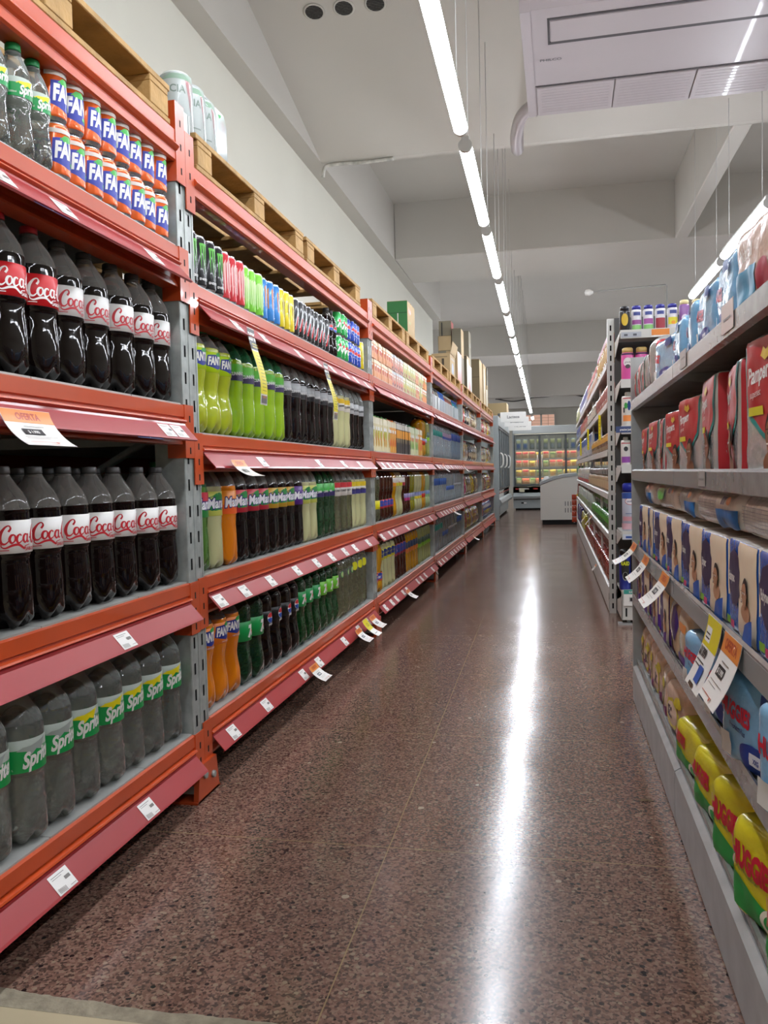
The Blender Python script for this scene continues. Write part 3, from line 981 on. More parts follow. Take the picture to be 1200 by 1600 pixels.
PROTO = {}
def proto(key):
    """(maker, description, category, name, front diameter)"""
    return PROTO[key]
def seven_label(z0, z1, bg):
    H = z1 - z0
    return (z0, z1, ink(bg), [(sh_text('7', -.018, H * .2, H * .6, bold=.06, shear=.2), WHITE), (sh_ell(.012, H * .42, .009, .009), ink('#d0262c')), (sh_text('up', .004, H * .25, H * .26, bold=.04), WHITE)])
def pepsi_label(z0, z1):
    H = z1 - z0
    c = z0
    return (z0, z1, ink('#0d0d10'), [(sh_ell(0, H / 2, .019, .019), ink('#f0f0f0')), (sh_ell(0, H / 2, .018, .018, a0=.15, a1=math.pi - .25), ink('#c8202d')), (sh_ell(0, H / 2, .018, .018, a0=math.pi + .15, a1=2 * math.pi - .25), ink('#1f4fb0')), (sh_text('pepsi', 0, -.001, .009, bold=.02, align='c'), WHITE)])
DEFS = {
 'cola_red': (lambda: bottle('soda_bottle', P_COLA, .232, COLA, CAPR, labels=[cola_label('#c3161f', '#f0eeea', 'SABOR ORIGINAL')]), 'red-label dark cola bottle', 'bottle'),
 'cola_light': (lambda: bottle('soda_bottle', P_COLA, .232, COLA, CAPGREY, labels=[cola_label('#d8d6d2', '#b7222c', 'light')]), 'white-label dark cola bottle', 'bottle'),
 'cola_livian': (lambda: bottle('soda_bottle', P_COLA, .232, COLA, CAPGREY, labels=[cola_label('#dcdad6', '#b7222c', 'SABOR LIVIANO')]), 'grey-capped white-label cola bottle', 'bottle'),
 'sprite': (lambda: bottle('soda_bottle', P_COLA, .240, SPRITE, CAPG, head=HEADC, labels=[sprite_label('#e9d81c', .150, .214)]), 'lemon soda bottle with yellow star label', 'bottle'),
 'sprite_z': (lambda: bottle('soda_bottle', P_COLA, .240, SPRITE, CAPG, head=HEADC, labels=[sprite_label('#9ea7a3', .150, .214)]), 'lemon soda bottle with grey star label', 'bottle'),
 'sprite_small': (lambda: bottle('soda_bottle', P_SMALL, .165, SPRITE, CAPG, head=HEADC, labels=[sprite_label('#e9d81c', .112, .150, .62)]), 'small clear soda bottle with green cap', 'bottle'),
 'fanta_small': (lambda: bottle('soda_bottle', P_SMALL, .175, L_ORANGE, CAPG, labels=[fanta_label(.112, .150, '#e8741e')]), 'small orange soda bottle', 'bottle'),
 'fanta_lime': (lambda: bottle('soda_bottle', P_WAIST, .262, L_LIME, CAPG, labels=[fanta_label(.188, .250, '#b5d61c')]), 'cloudy lime soda bottle with yellow-green label', 'bottle'),
 'fanta_orange': (lambda: bottle('soda_bottle', P_WAIST, .262, L_ORANGE, CAPGREY, labels=[fanta_label(.185, .250, 'o#e57c1a')]), 'orange soda bottle with orange label', 'bottle'),
 'cunn_lime': (lambda: bottle('soda_bottle', P_PLAIN, .255, L_LIME2, CAPG, head=HEADG, labels=[name_label(.185, .240, '#4fae2a', 'CUNNINGTON', '#e8e8e8', top='#57b52b', bottom='#2b1e4a', h=.011, sx=.8)]), 'bright lime soda bottle with dark lettered band', 'bottle'),
 'cunn_cola': (lambda: bottle('soda_bottle', P_PLAIN, .25, COLA, CAPGREY, labels=[name_label(.185, .240, '#a9acae', 'CUNNINGTON', '#e8e8e8', bottom='#17161b', h=.011, sx=.8)]), 'slim dark cola bottle with grey label', 'bottle'),
 'cunn_pomelo': (lambda: bottle('soda_bottle', P_PLAIN, .25, L_PALE, CAPY, head=HEADC, labels=[name_label(.180, .240, '#e6e2d6', 'CUNNINGTON', '#222222', top='#e7bf1c', h=.010, sx=.8)]), 'pale pomelo soda bottle with yellow label', 'bottle'),
 'cunn_dark': (lambda: bottle('soda_bottle', P_PLAIN, .20, COLA, CAPGREY, head=HEADC, labels=[name_label(.180, .235, '#c4c8ca', 'CUNNINGTON', '#333333', h=.010, sx=.8)]), 'dark soda bottle with pale silver label', 'bottle'),
 'man_green': (lambda: bottle('soda_bottle', P_PLAIN, .25, L_MGREEN, CAPG, head=HEADG, labels=[name_label(.165, .240, '#2f9247', 'Manaos', '#efeef4', top='#c43a4a', outline='#2c2573', shear=.15)]), 'murky green soda bottle', 'bottle'),
 'man_pale': (lambda: bottle('soda_bottle', P_PLAIN, .25, L_PALE, CAPG, head=HEADC, labels=[name_label(.165, .240, '#c9cf62', 'Manaos', '#efeef4', blob='#2c8a44', outline='#2c2573')]), 'pale soda bottle with lime and green label', 'bottle'),
 'man_orange': (lambda: bottle('soda_bottle', P_PLAIN, .25, L_ORANGE, CAPG, labels=[name_label(.165, .240, '#e98b1d', 'Manaos', '#efeef4', outline='#2c2573', bottom='#e05b1d')]), 'orange soda bottle with purple lettering', 'bottle'),
 'man_red': (lambda: bottle('soda_bottle', P_PLAIN, .25, COLA, CAPGREY, labels=[name_label(.165, .240, '#bf3040', 'Manaos', '#efeef4', blob='#2c8a44', outline='#2c2573')]), 'dark soda bottle with red and green label', 'bottle'),
 'man_yellow': (lambda: bottle('soda_bottle', P_PLAIN, .25, COLA, CAPGREY, labels=[name_label(.165, .240, '#c59a2c', 'Manaos', '#efeef4', blob='#2c8a44', outline='#2c2573')]), 'dark soda bottle with golden label', 'bottle'),
 'man_purple': (lambda: bottle('soda_bottle', P_PLAIN, .25, COLA, CAPGREY, labels=[name_label(.165, .240, '#5c2b8a', 'Manaos', '#efeef4', outline='#2c2573')]), 'dark soda bottle with purple label', 'bottle'),
 'grn_purple': (lambda: bottle('soda_bottle', P_PLAIN, .255, L_GREEN, CAPG, head=HEADG, labels=[name_label(.185, .245, '#3fae45', 'CUNN', '#e8e8e8', bottom='#2b1e5a', h=.010)]), 'green soda bottle with green and navy label', 'bottle'),
 'clr_red': (lambda: bottle('soda_bottle', P_PLAIN, .255, L_YELC, CAPW, head=HEADC, labels=[name_label(.180, .245, '#d9d6cf', 'TONICA', '#222222', top='#c8323a', h=.010)]), 'clear tonic bottle with red and white label', 'bottle'),
 'clr_yel': (lambda: bottle('soda_bottle', P_PLAIN, .255, L_PALE, CAPW, head=HEADC, labels=[name_label(.180, .245, '#e8e6df', 'CITRUS', '#222222', top='#dfc329', bottom='#35307a', h=.010)]), 'whitish citrus bottle with yellow and navy label', 'bottle'),
 'seven_dark': (lambda: bottle('soda_bottle', P_WAIST, .30, L_DGREEN, CAPG, head=HEADG, labels=[seven_label(.150, .215, '#139a4c')]), 'deep green soda bottle with green label', 'bottle'),
 'pepsi': (lambda: bottle('soda_bottle', P_WAIST, .27, COLA, CAPGREY, labels=[pepsi_label(.165, .215)]), 'black cola bottle with round mark', 'bottle'),
 'seven': (lambda: bottle('soda_bottle', P_WAIST, .27, L_GREEN, CAPG, head=HEADG, labels=[seven_label(.165, .225, '#139a4c')]), 'bright green soda bottle with green label', 'bottle'),
 'seven_lime': (lambda: bottle('soda_bottle', P_WAIST, .27, L_GREEN, CAPG, head=HEADG, labels=[seven_label(.165, .225, '#6fc52e')]), 'green soda bottle with lime label', 'bottle'),
 'clr_green': (lambda: bottle('soda_bottle', P_PLAIN, .27, L_YELC, CAPG, head=HEADC, labels=[(.2, .235, clear_mat('clear_label', '#c9cec8', .9), [(sh_ell(0, .017, .016, .016), ink('#3c9a4a')), (sh_ell(0, .017, .012, .012), ink('#b9c98a'))])]), 'yellowish clear soda bottle with round green mark', 'bottle'),
 'clr_round': (lambda: bottle('soda_bottle', P_PLAIN, .27, L_YELC, CAPY, head=HEADC, labels=[(.2, .25, clear_mat('clear_label', '#c9cec8', .9), [(sh_ell(-.02, .025, .022, .022), ink('#dbd821'))])]), 'yellowish clear soda bottle with round yellow sticker', 'bottle'),
 'clr_yellowlab': (lambda: bottle('soda_bottle', P_WAIST, .25, L_YELC, CAPY, head=HEADC, labels=[name_label(.075, .125, '#d9cf1f', 'MIX', '#22337a', h=.016)]), 'clear drink bottle with low yellow label', 'bottle'),
 'brown_low': (lambda: bottle('soda_bottle', P_WAIST, .29, L_BROWN, CAPR, labels=[name_label(.075, .125, '#b8303c', 'MIX', '#e8e8e8', blob='#27408e', h=.016)]), 'brown drink bottle with red and blue label', 'bottle'),
 'amber_top': (lambda: bottle('soda_bottle', P_WAIST, .29, L_AMBER, CAPW, labels=[name_label(.2, .255, '#dad6cf', 'Punch', '#bf2a34', bottom='#e08a2a', h=.014)]), 'amber juice drink bottle with white label', 'bottle'),
 'pale_top': (lambda: bottle('soda_bottle', P_WAIST, .29, L_PALE, CAPW, labels=[name_label(.2, .255, '#dad6cf', 'Punch', '#bf2a34', bottom='#c9c22a', h=.014)]), 'pale juice drink bottle with white label', 'bottle'),
 'brown_top': (lambda: bottle('soda_bottle', P_WAIST, .29, L_BROWN, CAPW, labels=[name_label(.2, .255, '#dad6cf', 'Punch', '#bf2a34', bottom='#9a2a3a', h=.014)]), 'brown juice drink bottle with white label', 'bottle'),
 'brown_purple': (lambda: bottle('soda_bottle', P_WAIST, .29, L_BROWN, CAPW, labels=[name_label(.09, .14, '#8d7fae', '', '#bf2a34', bottom='#a3306a')]), 'brown juice drink bottle with mauve label', 'bottle'),
 'olive': (lambda: bottle('soda_bottle', P_WAIST, .29, L_OLIVE, CAPW, labels=[name_label(.09, .14, '#8086a6', '', '#bf2a34', bottom='#6b7a3a')]), 'olive yellow drink bottle with mauve label', 'bottle'),
 'pale_low': (lambda: bottle('soda_bottle', P_WAIST, .29, L_PALE, CAPW, labels=[name_label(.09, .14, '#8086a6', '', '#bf2a34', top='#7f88b8', bottom='#c9b22a')]), 'pale drink bottle with blue and yellow label', 'bottle'),
 'amber_low': (lambda: bottle('soda_bottle', P_WAIST, .29, L_AMBER, CAPW, labels=[name_label(.09, .14, '#c8382c', '', '#bf2a34', top='#8086a6')]), 'amber drink bottle with red and mauve label', 'bottle'),
 'mint_low': (lambda: bottle('soda_bottle', P_WAIST, .29, liquid('mint_drink', '#a9bd8e'), CAPW, labels=[name_label(.09, .14, '#6f86ae', '', '#bf2a34', bottom='#7a9a6a')]), 'light green drink bottle with blue label', 'bottle'),
 'amber_blue': (lambda: bottle('soda_bottle', P_WAIST, .29, L_AMBER, CAPY, labels=[name_label(.07, .12, '#c9572c', 'BAGGIO', '#e8e8e8', blob='#27408e', h=.012)]), 'golden drink bottle with blue and orange label', 'bottle'),
 'pale_yb': (lambda: bottle('soda_bottle', P_PLAIN, .27, L_PALE, CAPY, labels=[name_label(.18, .245, '#c9c22c', 'Mas', '#24356e', blob='#24356e', h=.018)]), 'pale drink bottle with yellow and blue label', 'bottle'),
 'brown_mid': (lambda: bottle('soda_bottle', P_PLAIN, .29, L_BROWN, CAPR, labels=[name_label(.16, .235, '#8e2436', 'Mas', '#e8e8e8', blob='#27408e', h=.018)]), 'dark red drink bottle with blue oval label', 'bottle'),
 'amber_mid': (lambda: bottle('soda_bottle', P_PLAIN, .27, L_AMBER, CAPY, labels=[name_label(.14, .215, '#33405e', 'Mas', '#d8c23a', bottom='#c9702a', h=.018)]), 'golden drink bottle with navy label', 'bottle'),
 'lime_mid': (lambda: bottle('soda_bottle', P_PLAIN, .27, liquid('pale_lime_drink', '#a8b06a'), CAPG, labels=[name_label(.13, .2, '#3e5a4a', 'Mas', '#e8e8e8', bottom='#7fb52f', h=.018)]), 'pale lime drink bottle with dark green label', 'bottle'),
 'water_teal': (lambda: bottle('water_bottle', P_PLAIN, .29, L_WATER, CAPB, head=HEADC, labels=[name_label(.19, .24, '#1f8f86', '', '#e8e8e8')]), 'clear water bottle with teal label', 'bottle'),
 'water_blue': (lambda: bottle('water_bottle', P_PLAIN, .29, L_WATER, CAPB, head=HEADC, labels=[name_label(.17, .23, '#2f5aa8', '', '#e8e8e8', top='#3c6fc0')]), 'clear water bottle with blue label', 'bottle'),
 'water_low': (lambda: bottle('water_bottle', P_PLAIN, .29, L_WATER, CAPB, head=HEADC, labels=[name_label(.11, .15, '#3d66b4', '', '#e8e8e8')]), 'clear water bottle with low blue label', 'bottle'),
 'water_pink': (lambda: bottle('water_bottle', P_PLAIN, .29, L_WATER, CAPW, head=HEADC, labels=[name_label(.18, .24, '#a58aa6', '', '#e8e8e8', bottom='#39509a')]), 'clear water bottle with mauve and blue label', 'bottle'),
 'water_plain': (lambda: bottle('water_bottle', P_PLAIN, .29, L_WATER, CAPW, head=HEADC, labels=[name_label(.15, .17, '#b9c3c9', '', '#e8e8e8')]), 'clear water bottle with narrow pale label', 'bottle'),
 'water_dark': (lambda: bottle('water_bottle', P_PLAIN, .29, liquid('dark_water', '#6f8190'), CAPB, labels=[name_label(.19, .26, '#24489a', '', '#e8e8e8')]), 'dark water bottle with navy label', 'bottle'),
}
def can(h, r, bg, dec, tall=False):
    rim = pm('can_metal', '#b9bcbf', 0.25, metal=0.9)
    side = pm('can_' + bg.lstrip('#'), bg, 0.25, metal=0.25, coat=0.4)
    prof = [(0, r * .72, rim), (.004, r * .80, rim), (.010, r * .97, side), (.014, r, side), (h - .010, r, side), (h - .005, r * .93, side), (h - .003, r * .87, rim), (h, r * .87, rim), (h + .0005, r * .84, rim), (h - .003, r * .82, rim), (h - .003, .004, rim)]
    m = MB().lathe(prof, side, 24)
    m.decals(dec, lambda u, v, q: ((r + q) * math.cos(u / r), (r + q) * math.sin(u / r), v), .0004, .0002)
    o = m.build('drink_can')
    t = MB().box(-.006, .010, -.006, .006, h - .0028, h - .0015, rim).build('pull_tab', o)
    adopt(o, t)
    return o
def fanta_can():
    d = [(sh_poly([(-.036, .036), (-.032, .084), (.034, .092), (.044, .050), (.028, .026), (.0, .024)]), ink('#24329c')), (sh_poly([(-.018, .082), (-.006, .092), (.010, .093), (.020, .084), (.008, .078), (-.008, .078)]), ink('#39a83c')), (sh_text('FANTA', -.030, .044, .034, bold=.05, shear=.15, sx=.60, arc=.05), WHITE), (sh_ell(.022, .036, .014, .005), ink('#39a83c')), (sh_rect(-.045, .095, .045, .104), ink('#d9cfc6'))]
    return can(.118, .031, '#dd5f1f', d)
def stripes(fg, n=7, z0=.02, z1=.12, seed=1):
    r = random.Random(seed)
    return [(sh_poly([(x, z0 + r.uniform(0, .03)), (x + .004, z0 + r.uniform(0, .02)), (x + .005, z1), (x - .003, z1 - r.uniform(0, .02))]), ink(fg)) for x in [-.02 + .04 * i / (n - 1) for i in range(n)]]
def carton(w, d, h, bg, dec, cap=None, topcol=None):
    m = MB().bbox(-d, 0, -w / 2, w / 2, 0, h, ink(bg, .4), .002)
    m.decals(dec, lambda u, v, q: (q, u, v), .0004, .0003)
    m.decals([(([((p[0] + w / 2) * d / w - d, p[1]) for p in sh[0]], sh[1]), mt) for sh, mt in dec], lambda u, v, q: (u, -w / 2 - q, v), .0004, .0003)
    o = m.build('juice_carton')
    if cap:
        c = MB().lathe([(0, .010), (.012, .010), (.0125, .001)], ink(cap), 12, c=(-d * .4, 0, h)).build('cap', o)
        adopt(o, c)
    return o
def fruit(w, h, cols, top, seed=1):
    r = random.Random(seed)
    out = [(sh_rect(-w / 2 * .98, h * .80, w / 2 * .98, h * .98, .1), ink(top))]
    for c in cols:
        out.append((sh_ell(r.uniform(-.2, .2) * w, h * r.uniform(.15, .6), w * .28, h * .13, 12, 1), ink(c)))
    out.append((sh_rect(-w * .32, h * .62, w * .32, h * .72, .1), WHITE))
    return out
DEFS.update({
 'fanta_can': (fanta_can, 'orange soda can', 'can'),
 'can_black': (lambda: can(.155, .0285, '#17171a', [(sh_poly([(a - .004, .13), (a + .0035, .132), (a + .002, .09), (a + .0015, b), (a - .001, .085)]), ink('#4fae2a')) for a, b in ((-.009, .055), (0, .04), (.009, .05))] + [(sh_rect(-.014, .126, .014, .133), ink('#4fae2a')), (sh_text('ENERGY', -.016, .025, .007, bold=.02), WHITE)]), 'tall black energy can with green claw mark', 'can'),
 'can_red': (lambda: can(.155, .0285, '#c8323a', stripes('#e8b9b4', 5, .02, .13, 2)), 'tall red energy can', 'can'),
 'can_lime': (lambda: can(.155, .0285, '#7fce3f', stripes('#c9e8a0', 6, .02, .12, 3)), 'tall lime green energy can', 'can'),
 'can_blue': (lambda: can(.155, .0285, '#2f7cc4', stripes('#d98a4a', 3, .05, .13, 4)), 'tall blue energy can with orange mark', 'can'),
 'can_yellow': (lambda: can(.155, .0285, '#d8c21f', stripes('#8a7a14', 3, .03, .12, 5)), 'tall yellow energy can', 'can'),
 'can_speed': (lambda: can(.155, .0270, '#1b1a1c', [(sh_poly([(-.016, .045), (-.006, .045), (.014, .12), (.004, .12)]), ink('#c9cdd0')), (sh_poly([(-.016, .03), (-.010, .03), (.006, .085), (.0, .085)]), ink('#cf2f33'))]), 'tall black can with red slash', 'can'),
 'can_seven': (lambda: can(.115, .031, '#1d9a46', [(sh_text('7up', -.022, .04, .034, bold=.05, shear=.2), WHITE), (sh_ell(.0, .07, .008, .008), ink('#c8202d'))]), 'green lemon soda can', 'can'),
 'can_pepsi': (lambda: can(.115, .031, '#1b3fa0', [(sh_ell(0, .062, .019, .019), WHITE), (sh_ell(0, .062, .018, .018, a0=.15, a1=math.pi - .25), ink('#c8202d')), (sh_ell(0, .062, .018, .018, a0=math.pi + .15, a1=2 * math.pi - .25), ink('#1f4fb0'))]), 'blue cola can', 'can'),
 'pepsi_small': (lambda: bottle('soda_bottle', P_SMALL, .18, COLA, CAPGREY, labels=[(.108, .150, ink('#111114'), [(sh_ell(0, .021, .014, .014), ink('#d5d5d8')), (sh_ell(0, .021, .013, .013, a0=.15, a1=math.pi - .25), ink('#c8202d')), (sh_ell(0, .021, .013, .013, a0=math.pi + .15, a1=2 * math.pi - .25), ink('#1f4fb0'))])]), 'small black cola bottle', 'bottle'),
 'jc_peach': (lambda: carton(.066, .05, .105, '#d9a07a', fruit(.066, .105, ['#cf6a3a', '#d98a4a', '#b9452f'], '#e6d8bb', 2)), 'small peach juice carton', 'carton'),
 'jc_apple': (lambda: carton(.066, .05, .105, '#cfcf9d', fruit(.066, .105, ['#7a9a3a', '#c9b22f', '#a9452f'], '#e6e0c8', 3)), 'small apple juice carton', 'carton'),
 'jc_red': (lambda: carton(.066, .05, .105, '#cfa596', fruit(.066, .105, ['#b8303a', '#5a2a3a', '#cf5a3a'], '#c9cdd0', 4)), 'small berry juice carton', 'carton'),
 'jc_orange': (lambda: carton(.066, .05, .105, '#dd8a3c', fruit(.066, .105, ['#d9601f', '#e0a03c', '#7a9a3a'], '#e8e2d4', 5)), 'small orange juice carton', 'carton'),
 'lc_cream': (lambda: carton(.07, .06, .2, '#d9cfa8', fruit(.07, .2, ['#7f9a3a', '#c99a2f', '#cf6a3a', '#b9b23a'], '#e6e0c8', 6), '#3c8a3c'), 'cream fruit juice litre carton', 'carton'),
 'lc_orange': (lambda: carton(.07, .06, .2, '#d99a4a', fruit(.07, .2, ['#cf4a2a', '#e0b03c', '#d9601f'], '#e6dfc4', 7), '#c95a1f'), 'orange fruit juice litre carton', 'carton'),
 'lc_black': (lambda: carton(.07, .06, .2, '#3a3735', fruit(.07, .2, ['#5a5650', '#8a7a5a'], '#d0cdc4', 8) + [(sh_rect(-.034, .1, .034, .155, .1), ink('#e09a3a'))], '#d8d8d4'), 'black and orange litre carton', 'carton'),
 'lc_green': (lambda: carton(.07, .06, .2, '#cfd0a8', fruit(.07, .2, ['#3f8a3a', '#cf5a2a', '#7fae3a'], '#d8e0c0', 9), '#3c8a3c'), 'green and red litre carton', 'carton'),
 'jar': (lambda: bottle('glass_jar', [(0, .03), (.003, .034), (.008, .036), (.05, .036), (.09, .036), (.105, .034), (.112, .03)], .1, L_MGREEN, CAPW, labels=[(.03, .08, ink('#d8d4c4'), [])], lobe=0), 'white-lidded jar', 'jar'),
})
SHELF = ['lowest', 'second', 'middle', 'fourth', 'top']
BAYNAME = ['first', 'second', 'third', 'fourth', 'fifth', 'last']
MADE = {}
COUNT = {}
def get(key):
    if key not in MADE:
        MADE[key] = [DEFS[key][0](), False]
    rec = MADE[key]
    if not rec[1]:
        rec[1] = True
        return rec[0]
    return copy_tree(rec[0])
rr = random.Random(11)
def put(key, x, y, z, rz, where, desc=None, jit=.12, gsuf=''):
    o = get(key)
    o.location = (x, y, z)
    o.rotation_euler = (0, 0, rz + rr.uniform(-jit, jit))
    d = desc or DEFS[key][1]
    c = COUNT.get((d, where), 0)
    COUNT[(d, where)] = c + 1
    tag(o, '%s, %s such, %s' % (d, ORD[min(c, len(ORD) - 1)], where), DEFS[key][2], '%ss, %s' % (d, where))
    return o
def row(n, lev, specs, x, pitch, y_start=None, rz=-.55, row2=0, rowdx=.115, jit=.12, zoff=0, tier='', skip2=False):
    y = (BAY0 + BAYL * (n - 1) + .115) if y_start is None else y_start
    z = LEV[n][lev] + .0045 + zoff
    for key, cnt in specs:
        for i in range(cnt):
            if key:
                where = '%s shelf, %s bay' % (SHELF[lev], BAYNAME[n])
                put(key, x + rr.uniform(-.004, .004), y, z, rz, tier + where if tier else where, jit=jit)
                if row2:
                    for q in range(row2):
                        put(key, x - rowdx * (q + 1), y + rr.uniform(-.006, .006), z, rz, ('back row, ' if q == 0 else 'rearmost row, ') + where, jit=1.0)
            y += pitch
# first bay, partly out of frame
Y0 = 2.081
def back(n, lev, keys, x, pitch, y_last, **kw):
    row(n, lev, keys[::-1], x, -pitch, y_start=y_last, **kw)
back(0, 0, [('sprite_z', 3), ('sprite', 5)], -1.063, .105, Y0, row2=2, rz=-.30, jit=.08)
back(0, 1, [('cola_red', 1), ('cola_livian', 7)], -1.063, .106, Y0, row2=2, rz=.12, jit=.10)
back(0, 2, [('cola_red', 3), ('cola_light', 5)], -1.063, .1055, Y0 + .01, row2=2, rz=.12, jit=.08)
back(0, 3, [('fanta_small', 1), ('sprite_small', 3)], -1.040, .066, 1.565, rz=-.15, jit=.06, row2=1, rowdx=.07)
back(0, 3, [('fanta_can', 8)], -1.040, .0665, 2.098, rz=-.05, tier='lower tier, ', row2=1, rowdx=.07)
back(0, 3, [('fanta_can', 8)], -1.040, .0665, 2.098, rz=-.05, zoff=.1195, tier='upper tier, ', jit=.25)
# second bay
row(1, 3, [('can_black', 4), ('can_red', 3), ('can_lime', 3), ('can_blue', 3), ('can_yellow', 3)], -1.036, .0605, y_start=2.283, rz=-.35, jit=.08, row2=2, rowdx=.062)
row(1, 3, [('can_speed', 9)], -1.036, .058, y_start=3.262, rz=-.35, jit=.1, row2=1, rowdx=.06)
row(1, 3, [('pepsi_small', 2)], -1.04, .07, y_start=3.80, rz=-.4, row2=1, rowdx=.075)
for z, t in ((0, 'lower tier, '), (.1165, 'upper tier, ')):
    row(1, 3, [('can_seven', 3), ('can_pepsi', 4)], -1.038, .066, y_start=3.95, rz=-.35, zoff=z, tier=t)
row(1, 3, [('can_yellow', 1)], -1.038, .066, y_start=4.42, tier='by the post, ')
row(1, 2, [('fanta_lime', 3), ('cunn_lime', 5), ('cunn_cola', 7), ('cunn_pomelo', 3), ('cunn_dark', 3)], -1.063, .1048, row2=1, y_start=2.312, rz=-.1)
row(1, 1, [('man_green', 1), ('man_pale', 1), ('man_orange', 1), ('man_red', 3), ('man_yellow', 3), ('man_purple', 1), ('man_pale', 2), ('grn_purple', 3), ('clr_red', 3), ('clr_yel', 3)], -1.063, .1048, row2=1, y_start=2.312, rz=-.1)
row(1, 0, [('fanta_orange', 3), ('seven_dark', 2), ('pepsi', 4), ('seven', 3), ('seven_lime', 3), ('clr_green', 3), ('clr_round', 3)], -1.063, .1048, row2=1, y_start=2.312, rz=-.1)
# third bay
for z, t in ((0, 'lower tier, '), (.107, 'upper tier, ')):
    row(2, 3, [('jc_peach', 9), ('jc_red', 6), ('jc_apple', 7), ('jc_peach', 2), ('jc_apple', 3), ('jc_orange', 3)], -1.012, .0705, zoff=z, tier=t, rz=0, jit=.03, y_start=4.665)
row(2, 2, [('lc_cream', 7), ('lc_orange', 3), ('lc_black', 7), ('lc_green', 5), ('lc_orange', 3)], -1.012, .0735, rz=0, jit=.03, y_start=4.67)
row(2, 2, [('jar', 6)], -1.16, .09, y_start=4.95, zoff=.0, tier='behind cartons, ')
for i in range(6):
    pass
row(2, 2, [('amber_low', 2), ('olive', 1), ('lime_mid', 1)], -1.063, .1, y_start=6.52)
row(2, 1, [('clr_yellowlab', 2), ('brown_low', 4), ('amber_top', 1), ('pale_top', 2), ('brown_top', 1), ('brown_purple', 2), ('olive', 2), ('pale_low', 3), ('amber_low', 2), ('mint_low', 2)], -1.063, .1045, row2=1, y_start=4.68)
row(2, 0, [('amber_blue', 2), ('pale_yb', 4), ('brown_mid', 4), ('amber_mid', 5), ('lime_mid', 6)], -1.063, .1045, row2=1, y_start=4.68)
# fourth bay: water
row(3, 2, [('water_teal', 7), ('water_pink', 6), ('water_dark', 8)], -1.063, .1045, row2=1)
row(3, 1, [('water_blue', 9), ('water_low', 6), ('water_plain', 6)], -1.063, .1045, row2=1)
row(3, 0, [('water_teal', 6), ('water_low', 4), ('water_plain', 7), ('water_blue', 4)], -1.063, .1045, row2=1)
def wrap_pack(cols, topc, w=.20, h=.2, d=.17):
    """shrink-wrapped block of cans or small bottles"""
    m = MB()
    k = 0
    mats = [pm('film_can_' + c.lstrip('#'), c, .25, coat=.3) for c in cols]
    r = w / 6.2
    for a in range(3):
        for b in range(2):
            m.lathe([(0, r * .8), (.01, r), (h * .62, r), (h * .78, r * .6), (h * .9, r * .36), (h * .98, r * .36)], mats[(a + b) % len(mats)], 12, c=(-.04 - b * 2 * r, (a - 1) * 2.05 * r, .002))
            m.lathe([(h * .9, r * .4), (h, r * .4)], ink(topc), 10, c=(-.04 - b * 2 * r, (a - 1) * 2.05 * r, .002))
    o = m.build('drink_pack')
    f = MB().bbox(-.045 - 3.1 * r, -.038 + r, -3.12 * r, 3.12 * r, .0, h * .7, clear_mat('shrink_wrap', '#d5dadb', .72, .15), .012).build('shrink_wrap', o)
    adopt(o, f)
    return o
for key, cols, tc, ds in (('pk_red', ['#8e2436', '#a03040'], '#999ca0', 'shrink-wrapped pack of red drinks'), ('pk_grey', ['#6f6a60', '#8a8478'], '#3a3a3c', 'shrink-wrapped pack of grey drinks'), ('pk_blue', ['#1f4f9a', '#2b62b4'], '#2f6fd0', 'shrink-wrapped pack of blue bottles'), ('pk_brown', ['#7a5038', '#8e3038'], '#c9c4b4', 'shrink-wrapped pack of brown bottles'), ('pk_teal', ['#2f8f96', '#28408e'], '#2f5fc0', 'shrink-wrapped pack of teal and blue bottles')):
    DEFS[key] = ((lambda c=cols, t=tc: wrap_pack(c, t)), ds, 'drink pack')
row(3, 3, [('pk_red', 2), ('pk_grey', 2), ('pk_blue', 2), ('pk_brown', 3), ('pk_teal', 2)], -1.03, .205, y_start=7.04, rz=0, jit=.04)
# fifth and sixth bays: snack bags and packs
def pillow(name, w, h, d, mat, dec, seed=1, wr=.006, n=14, p=2.2):
    rs = random.Random(seed)
    ph = [rs.uniform(0, 6) for _ in range(6)]
    def F(u, v):
        U, V = 2 * u / w, 2 * v / h - 1
        b = max(0, 1 - abs(U) ** (p * 1.6)) ** .55 * max(0, 1 - abs(V) ** (p * 1.3)) ** .6
        q = noise.noise(Vector((u * 30 + ph[0], v * 30 + ph[1], ph[2])))
        return d / 2 * b + wr * q * (0.3 + b)
    m = MB()
    for s in (1, -1):
        v = [(s * F(-w / 2 + w * i / n, h * j / n), -w / 2 + w * i / n, h * j / n) for j in range(n + 1) for i in range(n + 1)]
        f = [(j * (n + 1) + i, j * (n + 1) + i + 1, (j + 1) * (n + 1) + i + 1, (j + 1) * (n + 1) + i) for j in range(n) for i in range(n)]
        m.add(v, f if s > 0 else [q[::-1] for q in f], mat, True)
    m.decals(dec, lambda u, v, q: (F(u, v) + q + .001, u, v), .001, .0004)
    return m.build(name)
def snack(bg, cols, seed, w=.19, h=.26, d=.09):
    r = random.Random(seed)
    dec = [(sh_ell(0, h * .62, w * .33, h * .13), ink(cols[0])), (sh_ell(r.uniform(-.02, .02), h * .3, w * .3, h * .14), ink(cols[1])), (sh_rect(-w * .42, h * .86, w * .42, h * .93), ink(cols[2])), (sh_text('Snack', 0, h * .58, h * .09, bold=.04, align='c'), WHITE)]
    return pillow('snack_bag', w, h, d, film(bg), dec, seed)
